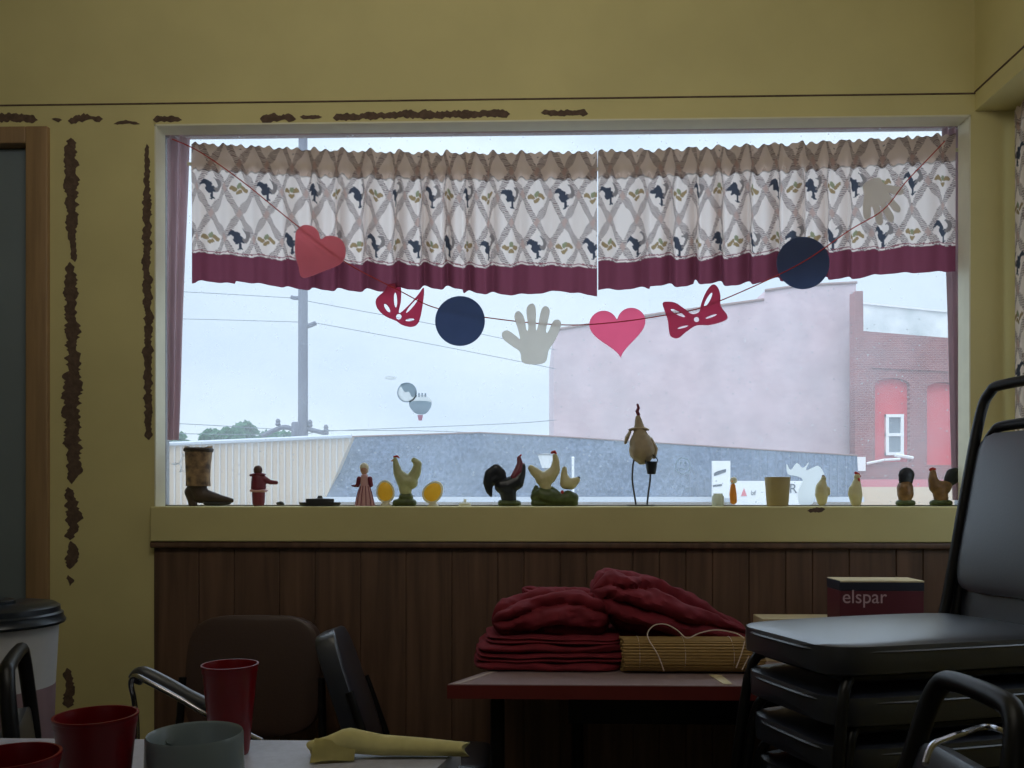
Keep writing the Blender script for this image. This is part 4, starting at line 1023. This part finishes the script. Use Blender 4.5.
c0, c1 = at(753, 614, 2.48), at(838, 614, 2.48)
t = thing('flat_box', 'flat cream box lying behind the top seat of the chair stack', 'box', ((c0.x+c1.x)/2, 2.43, TZ)); hw = (c1.x-c0.x)/2
obj('tray', boxbm((-hw+.004, -.046, 0), (hw-.004, .046, c0.z-TZ-.02), .002), 'card', t, False); obj('lid', boxbm((-hw, -.05, c0.z-TZ-.035), (hw, .05, c0.z-TZ), .002), 'card', t, False)
c0, c1 = at(944, 580, 2.45), at(953, 583, 2.45)
bm = bmesh.new(); prism(bm, [(c0.x, TZ), (c1.x, TZ), (c1.x+.004, c0.z-.01), (c1.x-.004, c0.z), (c0.x+.008, c0.z-.012)], 2.42, 2.46)
tag(obj('envelope_bundle', bm, 'card', smooth=False), 'upright cream bundle of papers beside the maroon carton', 'papers')

# ================================================================== NEAR TABLE
NZ = .75; nb = at(300, 742, 1.40); NY = .40*F/242
t = thing('dining_table', 'white-topped dining table in the foreground with cups and napkin', 'table', (-.7, .9, 0))
pts = [(-1.45, .35), (-.37, .35), (at(465, 742, NY).x-.004, NY-.03), (at(465, 742, NY).x-.035, NY), (-1.45, NY)]
obj('tabletop', shifted(polyslab(pts, NZ-.028, NZ), t), 'tablegrey', t, False)
obj('pedestal', shifted(tube(bmesh.new(), [(-.8, .9, .03), (-.8, .9, NZ-.028)], .035, 16), t), 'blackmetal', t)
for a in range(4):
    obj('foot', shifted(tube(bmesh.new(), [(-.8, .9, .05), (-.8+.3*math.cos(a*PI/2+.78), .9+.3*math.sin(a*PI/2+.78), .02)], [.024, .016]), t), 'blackmetal', t)
def tumbler(x, Y, h, r, label, Z=NZ):
    p = at(x, 700, Y); t = thing('tumbler', label, 'cup', (p.x, Y, Z), 0, 'red tumblers on the dining table')
    b = lathe(bmesh.new(), [(0, 0), (r*.66, 0), (r*.69, .004), (r*.97, h-.012), (r*1.0, h-.010), (r, h), (r*.965, h), (r*.93, h-.012), (r*.64, .008), (0, .008)], 40)
    obj('cup_body', b, 'redplastic', t)
    obj('rim', lathe(bmesh.new(), [(r*.995, h-.004), (r*1.03, h-.002), (r*1.03, h+.001), (r*.97, h+.001), (r*.95, h-.004)], 40), 'redplastic', t)
tumbler(96, .99, EYE-218*.99/F-NZ, .0455, 'red plastic tumbler left of the grey mug')
tumbler(10, .84, EYE-260*.84/F-NZ, .0455, 'red plastic tumbler at the bottom left corner')
tumbler(230, 1.33, EYE-166*1.33/F-NZ, .0425, 'taller-looking red tumbler standing behind the grey mug')
Ym = 1.04; p = at(195, 740, Ym); hm = EYE-235*Ym/F-NZ
t = thing('mug', 'grey mug standing in front of the red tumbler', 'mug', (p.x, Ym, NZ))
r = 48*Ym/F
obj('mug_body', lathe(bmesh.new(), [(0, 0), (r*.8, 0), (r*.88, .01), (r*1.0, hm*.55), (r*.98, hm-.003), (r*.96, hm), (r*.92, hm-.003), (r*.92, .012), (0, .012)], 44), 'greyplastic', t)
obj('handle', tube(bmesh.new(), smoothpath([(-r*.75, .5*r, hm*.85), (-r*1.06, .75*r, hm*.75), (-r*1.1, .8*r, hm*.45), (-r*.76, .5*r, hm*.25)], 6), .006, 8), 'greyplastic', t)
# green/yellow sachet seen between tumbler and mug
p = at(143, 766, 1.15)
bm = bmesh.new(); box(bm, (p.x-.03, 1.13, NZ), (p.x+.03, 1.20, NZ+.006), .002)
M['lime'] = mat('lime_packet', rgb(150, 160, 60), .5, var=.1)
tag(obj('packet', bm, 'lime'), 'small lime green packet between the red tumbler and grey mug', 'packet')
# napkin roll
t = thing('napkin', 'loosely rolled cream napkin at the table corner', 'napkin', (at(390, 745, 1.32).x, 1.32, NZ))
path = [(312, 743, 8, 0), (330, 744, 10, 0), (346, 743, 12, 1), (352, 742, 12.5, 1), (380, 744, 10.5, 0), (420, 746.5, 9, 0), (466, 748, 7, 0)]
bm = bmesh.new(); rings = []
for j, (x, y, r, q) in enumerate(path):
    c = at(x, y, 1.32-.0)-Vector(t.location); rr = r*1.32/F; row = []
    for k in range(40):
        a = 2*PI*k/40; w = rr*(1+.04*math.sin(3*a+j*.9)); tt = a/(2*PI)
        w *= 1-.10*tt
        row.append(bm.verts.new((c.x+.006*math.sin(a*2+j), w*1.25*math.cos(a), max(rr*1.05+w*math.sin(a)+(.004 if q else 0), .001))))
    rings.append(row)
for a, b in zip(rings, rings[1:]):
    for k in range(40): bm.faces.new((a[k], a[(k+1) % 40], b[(k+1) % 40], b[k]))
# inner layers, spiral ends
bm.faces.new(rings[0]); bm.faces.new(rings[-1])
obj('roll', bm, 'napkin', t)
bm = bmesh.new(); g = []
for i in range(14):
    row = []
    for j in range(6):
        x = 314+i*3.2; u = i/13; y = at(x, 745, 1.30).x-t.location.x
        row.append(bm.verts.new((y, -.016-.006*j*(1-u*.5)-.0, .028*(1-j/5)*(1-.3*u)+.004+.0012*math.sin(i*.5+j))))
    g.append(row)
for i in range(13):
    for j in range(5): bm.faces.new((g[i][j], g[i+1][j], g[i+1][j+1], g[i][j+1]))
bmesh.ops.solidify(bm, geom=bm.faces[:], thickness=.0015)
obj('loose_flap', bm, 'napkin', t)

# bin
Yb = 1.95; pc = at(-5, 620, Yb); R = 62*Yb/F; ht = EYE-112*Yb/F
t = thing('bin', 'white plastic bin with black lid at the left edge', 'bin', (pc.x, Yb, 0))
zl = EYE-190*Yb/F
obj('upper_body', lathe(bmesh.new(), [(R*.88, zl), (R*.93, ht-.04), (R*.95, ht-.03), (R*.9, ht-.03), (R*.84, zl)], 40), 'binwhite', t)
obj('lower_body', lathe(bmesh.new(), [(0, 0), (R*.70, 0), (R*.74, .01), (R*.883, zl+.001), (R*.82, zl), (R*.68, .02), (0, .02)], 40), 'binlow', t)
lo_ = obj('lid', lathe(bmesh.new(), [(R*.9, ht-.034), (R*1.02, ht-.034), (R*1.04, ht-.028), (R*1.0, ht-.018), (R*1.0, ht-.01), (R*.96, ht-.006), (R*.95, ht+.006), (R*.88, ht+.013), (0, ht+.016)], 44), 'binlid', t)
obj('lid_knob', lathe(bmesh.new(), [(R*.30, ht+.015), (R*.30, ht+.022), (R*.26, ht+.026), (0, ht+.027)], 30), 'binlid', lo_)

# ================================================================== OUTDOORS
GZ = -1.5
struct('ground', boxbm((-80, 3.0, GZ-.2), (80, 120, GZ)), 'asphalt')
def poly(pts, Y): return [(at(x, y, Y).x, at(x, y, Y).z) for x, y in pts]
def root_at(name, label, cat, x, Y, group=None): return thing(name, label, cat, (at(x, 500, Y).x, Y, GZ), 0, group)
def rp_(bm, r): return shifted(bm, r)
# low building: ivory ribbed end wall + shingled mansard
Ya = 20.0
r = root_at('low_building', 'low shop with ivory ribbed end wall and steep grey roof', 'building', 600, Ya)
bm = bmesh.new(); e0 = at(100, 448, Ya); e1 = at(352, 437, Ya); e2 = at(325, 500, Ya)
# end wall
prism(bm, [(e0.x, e0.z), (e1.x, e1.z), (e2.x, e2.z), (e2.x, GZ), (e0.x, GZ)], Ya, Ya+.3)
obj('end_wall', rp_(bm, r), 'siding', r, False)
M['rib'] = mat('siding_rib', rgb(205, 196, 188), 0.7, var=.05)
bm = bmesh.new(); x = e0.x+.1
i = 0
while x < e1.x-.02:
    tfr = (x-e0.x)/(e1.x-e0.x); z1 = e0.z+(e1.z-e0.z)*tfr-.02
    z0 = GZ
    if x > e2.x: z0 = e2.z+(e1.z-e2.z)*(x-e2.x)/(e1.x-e2.x)
    if z1 > z0+.05: box(bm, (x-.018, Ya-.03, z0), (x+.018, Ya, z1))
    x += .155
obj('ribs', rp_(bm, r), 'rib', r, False)
bm = bmesh.new(); tube(bm, [e0+Vector((0, -.06, .02)), e1+Vector((0, -.06, .02))], .05, 6)
obj('roof_edge', rp_(bm, r), 'fascia', r, False)
# mansard: slopes back going up
def quad(bm, pts, th=.12):
    vs = [bm.verts.new(p) for p in pts]; f_ = bm.faces.new(vs); rr = bmesh.ops.extrude_face_region(bm, geom=[f_])
    bmesh.ops.translate(bm, vec=(0, th, 0), verts=[v for v in rr['geom'] if isinstance(v, bmesh.types.BMVert)])
bm = bmesh.new(); Yt = Ya+.7; Yf = Ya-.05
quad(bm, [at(325, 500, Yf), at(860, 500, Yf), at(857, 456, Yt), at(700, 446, Yt), at(560, 437, Yt), at(480, 433, Yt), at(353, 437, Yt)])
obj('mansard_roof', rp_(bm, r), 'shingle', r, False)
M['seam'] = mat('roof_seam', rgb(88, 100, 124), 0.7, var=.1)
bm = bmesh.new()
for k in range(22):
    x = 690+k*7.8; yt = 446+(x-700)*10/157
    tube(bm, [at(x, 496, Yf-.03), at(x, yt+1.5, Yt-.03)], .022, 4)
obj('roof_seams', rp_(bm, r), 'seam', r, False)
bm = bmesh.new(); 
capp = [(352, 437), (480, 433), (560, 437), (700, 446), (858, 456)]
tube(bm, [at(x, y-.5, Yt-.02) for x, y in capp], .018, 6); obj('ridge_cap', rp_(bm, r), 'mauvewood', r)
bm = bmesh.new(); box(bm, (at(325, 500, Yf).x, Yf-.25, at(0, 502, Yf).z), (at(860, 500, Yf).x, Yf-.02, at(0, 497, Yf).z)); obj('gutter', rp_(bm, r), 'fascia', r, False)
bm = bmesh.new(); box(bm, (at(330, 500, Ya).x, Ya+.05, GZ), (at(856, 500, Ya).x, Ya+6, at(0, 500, Ya).z)); obj('shop_wall', rp_(bm, r), 'siding', r, False)
# signs
r = root_at('banner_sign', 'long white sign with dark lettering on the grey roof behind the khaki pot', 'sign', 765, Ya-.8)
a, b = at(735, 481, Ya-.8), at(808, 505, Ya-.8)
obj('sign_board', rp_(boxbm((a.x, Ya-.85, b.z), (b.x, Ya-.75, a.z)), r), 'signwhite', r, False)
for txt, x, y, sz in (('R LA', 789, 493, .30), ('bf', 751, 495, .14)):
    me = textmesh(txt, sz, .004); o = obj('lettering', me, 'signink', r, False); o.location = at(x, y, Ya-.86)-Vector(r.location)
M['signred'] = mat('sign_red', rgb(230, 110, 120), .6, var=.02)
bm = bmesh.new(); prism(bm, poly([(741, 496), (744, 488), (747, 496)], Ya-.86), Ya-.862, Ya-.855); obj('triangle_mark', rp_(bm, r), 'signred', r, False)
bm = bmesh.new(); box(bm, (a.x+.1, Ya-.82, GZ), (a.x+.2, Ya-.78, b.z)); box(bm, (b.x-.2, Ya-.82, GZ), (b.x-.1, Ya-.78, b.z)); obj('post', rp_(bm, r), 'fascia', r, False)
r = root_at('upright_sign', 'upright white sign with dark slanted marks left of the banner sign', 'sign', 721, Ya-.7)
a, b = at(712, 461, Ya-.7), at(730, 498, Ya-.7)
obj('sign_board', rp_(boxbm((a.x, Ya-.74, b.z), (b.x, Ya-.66, a.z)), r), 'signwhite', r, False)
bm = bmesh.new(); prism(bm, poly([(714, 473), (718, 471), (726, 469), (726, 472), (718, 475), (714, 476)], Ya-.75), Ya-.75, Ya-.745); prism(bm, poly([(713, 485), (722, 484), (722, 486), (713, 487)], Ya-.75), Ya-.75, Ya-.745)
obj('marks', rp_(bm, r), 'signink', r, False)
bm = boxbm(((a.x+b.x)/2-.04, Ya-.72, GZ), ((a.x+b.x)/2+.04, Ya-.68, b.z)); obj('post', rp_(bm, r), 'fascia', r, False)
# street lantern
r = root_at('street_lantern', 'white street lantern seen behind the cream hens', 'lamp', 546, 12)
prof = [(at(546+w, y, 12).x-at(546, y, 12).x, at(546, y, 12).z-GZ) for w, y in ((0, 468), (4, 468), (4.2, 467), (8, 455.5), (0, 455.5))]
obj('lantern', lathe(bmesh.new(), prof, 6), 'signwhite', r, False)
prof = [(at(546+w, y, 12).x-at(546, y, 12).x, at(546, y, 12).z-GZ) for w, y in ((8.6, 455.6), (8.6, 454.4), (0, 453))]
obj('cap', lathe(bmesh.new(), prof, 6), 'frame', r, False)
obj('post', tube(bmesh.new(), [(0, 0, 0), (0, 0, at(546, 468, 12).z-GZ)], .03), 'frame', r)
r = root_at('flag_finial_post', 'thin white post with ball top right of the street lantern', 'post', 573, 12)
obj('post', tube(bmesh.new(), [(0, 0, 0), (0, 0, at(573, 459, 12).z-GZ)], [.03, .018]), 'signwhite', r); 
bm = bmesh.new(); bmesh.ops.create_uvsphere(bm, u_segments=12, v_segments=8, radius=.022); bmesh.ops.translate(bm, vec=(0, 0, at(573, 458, 12).z-GZ), verts=bm.verts); obj('ball', bm, 'signwhite', r)
# mauve blank building
Yc = 30.0
r = root_at('blank_building', 'tall mauve building with a blank stepped side wall', 'building', 700, Yc)
bm = bmesh.new(); prism(bm, poly([(554, 540), (553.5, 330), (600, 322), (660, 314), (735, 303), (764, 300), (765, 291), (800, 286), (856, 283), (858, 540)], Yc), Yc, Yc+9)
obj('side_wall', rp_(bm, r), 'mauve_wall', r, False)
bm = bmesh.new()
for seg_ in ([(553, 330), (660, 313.5), (764, 299.5)], [(765, 290.5), (800, 285.5), (857, 282.5)]):
    tube(bm, [at(x, y, Yc-.03) for x, y in seg_], .05, 5)
obj('coping', rp_(bm, r), 'mauvewood', r, False)
# brick building
Yd = 29.0
r = root_at('brick_building', 'red brick building with two boarded arches at the right', 'building', 910, Yd)
bm = bmesh.new()
def arch(x0, x1, yt, yspr, yb, n=10):
    cx = (x0+x1)/2; w = (x1-x0)/2
    return [(x0, yb), (x0, yspr)]+[(cx-w*math.cos(PI*k/n), yspr-(yspr-yt)*math.sin(PI*k/n)) for k in range(1, n)]+[(x1, yspr), (x1, yb)]
# wall built as boxes around arches: pier columns + infill lintel pieces
cu = bpy.data.curves.new('c', 'CURVE'); cu.dimensions = '2D'; cu.fill_mode = 'BOTH'; cu.extrude = .25
outer = poly([(855, 545), (855, 291), (863, 291), (863.5, 331), (950, 338), (1060, 346), (1060, 545)], Yd)
a1 = poly(arch(875, 910, 378, 385, 462), Yd); a2 = poly(arch(927, 958, 382, 389, 465), Yd)
for pl in (outer, a1, a2):
    sp = cu.splines.new('POLY'); sp.points.add(len(pl)-1); sp.use_cyclic_u = True
    for q, p in zip(sp.points, pl): q.co = (p[0], p[1], 0, 1)
o_ = bpy.data.objects.new('c', cu); COL.objects.link(o_); dg = bpy.context.evaluated_depsgraph_get(); me = bpy.data.meshes.new_from_object(o_.evaluated_get(dg)); bpy.data.objects.remove(o_)
me.transform(Matrix.Rotation(PI/2, 4, 'X')); me.transform(Matrix.Translation(Vector((0, Yd+.25, 0))-Vector(r.location)))
obj('brick_wall', me, 'brick', r, False)
bm = boxbm((at(860, 0, Yc).x, Yd+.5, GZ), (at(1055, 0, Yd).x, Yd+8, at(0, 345, Yd).z)); obj('rear_block', rp_(bm, r), 'brick', r, False)
for pl in (arch(875, 910, 378, 385, 462), arch(927, 958, 382, 389, 465)):
    bm = bmesh.new(); prism(bm, poly(pl, Yd), Yd+.22, Yd+.32); obj('arch_infill', rp_(bm, r), 'infill', r, False)
a, b = at(887, 414, Yd), at(905, 455, Yd)
bm = bmesh.new(); w = .1
for q in (((a.x, b.z), (a.x+w, a.z)), ((b.x-w, b.z), (b.x, a.z)), ((a.x, a.z-w), (b.x, a.z)), ((a.x, b.z), (b.x, b.z+w)), ((a.x, (a.z+b.z)/2-.05), (b.x, (a.z+b.z)/2+.05))):
    vert = abs(q[1][0]-q[0][0]) < .2
    box(bm, (q[0][0], Yd+(.08 if vert else .07), q[0][1]), (q[1][0], Yd+.20, q[1][1]))
wn = obj('window', rp_(bm, r), 'signwhite', r, False)
obj('pane', rp_(boxbm((a.x+w, Yd+.15, b.z+w), (b.x-w, Yd+.18, a.z-w)), r), 'outglass', wn, False)
bm = bmesh.new(); tube(bm, [at(867, 463.5, Yd-.1), at(884, 460, Yd-.1), at(900, 459, Yd-.1)], .045, 6); tube(bm, [at(895, 455, Yd-.05), at(913, 458, Yd-.05)], .06, 6); obj('pipe', rp_(bm, r), 'signwhite', r)
a, b = at(857, 457, Yd), at(865, 471, Yd); obj('notice', rp_(boxbm((a.x, Yd-.06, b.z), (b.x, Yd, a.z)), r), 'signwhite', r, False)
bm = bmesh.new(); tube(bm, [at(872, 367, Yd-.02), at(955, 371, Yd-.02)], .05, 4); obj('string_course', rp_(bm, r), 'brick', r, False)
# pale building behind
Ye = 44.0
r = root_at('pale_building', 'weathered white parapet rising behind the brick building', 'building', 905, Ye)
bm = bmesh.new(); prism(bm, poly([(862, 520), (862, 303), (880, 304), (952, 312), (1060, 316), (1060, 520)], Ye), Ye, Ye+5); obj('wall', rp_(bm, r), 'parapet', r, False)
bm = bmesh.new(); tube(bm, [at(862, 303, Ye-.05), at(952, 312, Ye-.05)], .07, 4); obj('coping', rp_(bm, r), 'signwhite', r, False)
# low kerb wall by brick building
a, b = at(862, 487, 25), at(1000, 512, 25)
bm = boxbm((a.x, 25, GZ), (b.x, 25.4, a.z)); tag(obj('low_wall', bm, 'kerb', smooth=False), 'low sandy wall in front of the brick building', 'wall')
M['brickpaint'] = mat('pink_paint', rgb(226, 130, 140), .9, var=.1)
bm = boxbm((at(860, 0, 28.4).x, 28.4, GZ), (at(1010, 0, 28.4).x, 28.7, at(0, 480, 28.4).z)); tag(obj('low_wall', bm, 'brickpaint', smooth=False), 'low pink wall at the foot of the brick building', 'wall')
# pole
Yp = 26.0
r = root_at('utility_pole', 'tall grey utility pole beyond the ivory wall', 'utility pole', 303, Yp)
pw = 5*Yp/F
obj('pole', tube(bmesh.new(), [(0, 0, 0), (0, 0, at(303, 440, Yp).z-GZ), (0, 0, at(303, 60, Yp).z-GZ)], [pw*1.1, pw, pw*.85], 14), 'pole', r)
def off(x, y, Y=Yp): return at(x, y, Y)-Vector(r.location)
arm = obj('crossarm', tube(bmesh.new(), smoothpath([off(262, 436), off(275, 430), off(285, 427), off(296, 430), off(303, 428), (off(312, 430)), off(324, 433), off(328, 434)], 4), .07, 8), 'pole', r)
for x, y in ((278, 424), (310, 425), (326, 430)): obj('insulator', lathe(bmesh.new(), [(0, 0), (.06, 0), (.09, .05), (.06, .1), (.08, .15), (.04, .22), (0, .23)], 12, off(x, y+2)), 'pole', arm)
obj('transformer', lathe(bmesh.new(), [(0, 0), (.16, 0), (.17, .05), (.17, .5), (.14, .55), (0, .56)], 18, off(297, 440)), 'pole', r)
obj('bracket', tube(bmesh.new(), [off(300, 298), off(294, 298), off(291, 297)], .06, 6), 'pole', r)
obj('bracket', tube(bmesh.new(), [off(305, 327), off(311, 325), off(316, 323)], .07, 6), 'pole', r)
def wire(pts, label):
    bm = tube(bmesh.new(), smoothpath([at(x, y, Y) for x, y, Y in pts], 8), .011, 5); tag(obj('power_line', bm, 'wire'), label, 'wire', 'power lines at the utility pole')
wire([(60, 287, 26), (187, 292, 26), (292, 298, 26)], 'upper power line running left from the utility pole')
wire([(60, 317, 26), (187, 319, 26), (298, 322, 26)], 'second power line running left from the utility pole')
wire([(307, 301, 26), (437, 325, 27), (500, 338, 28.5), (556, 350, 29.9)], 'upper power line running right from the utility pole')
wire([(316, 323, 26), (430, 344, 27.5), (527, 363, 29.5), (556, 369, 29.9)], 'second power line running right from the utility pole')
wire([(60, 419, 26), (187, 424, 26), (300, 430, 26), (430, 431, 25.5), (556, 437, 25)], 'lowest power line crossing the utility pole near its crossarm')
wire([(100, 432, 26.2), (285, 435, 26.2), (330, 431, 26), (500, 424, 25), (556, 420, 25)], 'faint power line sloping up to the right behind the stickers')
# trees
def tree(x, ytop, w, Y, seed, label):
    r = root_at('tree', label, 'tree', x, Y, 'trees beyond the low shop'); rnd = random.Random(seed)
    H = at(x, ytop, Y).z-GZ; W = w*Y/F/2
    obj('trunk', tube(bmesh.new(), [(0, 0, 0), (.1, 0, H*.5), (0, 0, H*.8)], [.25, .18, .08]), 'bark', r)
    bm = bmesh.new()
    for cl in range(9):
        c = Vector((rnd.uniform(-.7, .7)*W, rnd.uniform(-.6, .6)*W, H-.9-rnd.random()**1.5*H*.35)); rad = rnd.uniform(.35, .6)*W*.9
        c.z = min(c.z, H-rad*.8)
        for k in range(210):
            d = Vector((rnd.gauss(0, 1), rnd.gauss(0, 1), rnd.gauss(0, 1))).normalized()*rad*rnd.uniform(.6, 1.05); d.z *= .8; p = c+d; s = rnd.uniform(.10, .20)
            a = Vector((rnd.gauss(0, 1), rnd.gauss(0, 1), rnd.gauss(0, 1))).normalized(); b = a.orthogonal().normalized()*s; a = a.cross(b).normalized()*s
            bm.faces.new([bm.verts.new(p+a+b), bm.verts.new(p-a+b), bm.verts.new(p-a-b), bm.verts.new(p+a-b)])
    obj('foliage', bm, 'leaf', r, False)
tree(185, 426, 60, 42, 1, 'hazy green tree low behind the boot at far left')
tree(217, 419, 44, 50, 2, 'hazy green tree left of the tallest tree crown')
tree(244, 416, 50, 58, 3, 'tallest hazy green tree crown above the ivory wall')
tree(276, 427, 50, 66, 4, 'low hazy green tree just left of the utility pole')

# ================================================================== LIGHT, WORLD, CAMERA
w = bpy.data.worlds.new('overcast'); bpy.context.scene.world = w; w.use_nodes = True
nt = w.node_tree; N = nt.nodes; L = nt.links; bg = N['Background']
tc = N.new('ShaderNodeTexCoord'); mp = N.new('ShaderNodeMapping'); mp.inputs['Scale'].default_value = (2, 2, 5); L.new(tc.outputs['Generated'], mp.inputs['Vector'])
nz = N.new('ShaderNodeTexNoise'); nz.inputs['Scale'].default_value = 1.6; nz.inputs['Detail'].default_value = 5; L.new(mp.outputs['Vector'], nz.inputs['Vector'])
cr = N.new('ShaderNodeValToRGB'); cr.color_ramp.elements[0].position = .36; cr.color_ramp.elements[0].color = (.66, .80, .99, 1); cr.color_ramp.elements[1].position = .60; cr.color_ramp.elements[1].color = (.78, .91, 1.04, 1)
L.new(nz.outputs['Fac'], cr.inputs[0])
# overcast sky: the zenith is brighter than the horizon
sx = N.new('ShaderNodeSeparateXYZ'); L.new(tc.outputs['Generated'], sx.inputs[0])
zr = N.new('ShaderNodeMapRange'); zr.inputs[1].default_value = 0.25; zr.inputs[2].default_value = 1.0; zr.inputs[3].default_value = 1.0; zr.inputs[4].default_value = 2.2
L.new(sx.outputs[2], zr.inputs[0])
zm = N.new('ShaderNodeVectorMath'); zm.operation = 'SCALE'; L.new(cr.outputs[0], zm.inputs[0]); L.new(zr.outputs[0], zm.inputs['Scale'])
L.new(zm.outputs[0], bg.inputs['Color']); bg.inputs['Strength'].default_value = 1.10
sun = bpy.data.lights.new('sun', 'SUN'); sun.energy = 0.7; sun.angle = math.radians(50); so = bpy.data.objects.new('sun', sun); COL.objects.link(so)
so.rotation_euler = (math.radians(38), 0, math.radians(-25))
def area(name, loc, rot, sx, sy, e, col=(1, 1, 1)):
    l = bpy.data.lights.new(name, 'AREA'); l.shape = 'RECTANGLE'; l.size = sx; l.size_y = sy; l.energy = e; l.color = col
    o = bpy.data.objects.new(name, l); COL.objects.link(o); o.location = loc; o.rotation_euler = rot; return o
area('wall_fill_light', (-.3, .7, CEIL-.25), (math.radians(80), 0, 0), 1.6, .5, 9.5, (1, .95, .86))  # unseen light added to brighten the upper part of the window wall
area('rear_fill_light', (-.6, -2.9, 1.9), (math.radians(90), 0, 0), 2.6, 1.2, 1.5, (.9, .95, 1))  # weak unseen fill added behind the camera; the rear wall has no opening
cam = bpy.data.cameras.new('camera'); co = bpy.data.objects.new('camera', cam); COL.objects.link(co); bpy.context.scene.camera = co
cam.sensor_width = 36; cam.lens = F/1024*36; cam.shift_y = (HZ-384)/1024; cam.clip_end = 400; cam.clip_start = .02
co.location = (0, 0, EYE); co.rotation_euler = (PI/2, 0, YAW)
sc_ = bpy.context.scene
sc_.view_settings.view_transform = 'Standard'; sc_.view_settings.look = 'None'; sc_.view_settings.exposure = 0; sc_.view_settings.gamma = 1; sc_.view_settings.use_curve_mapping = False
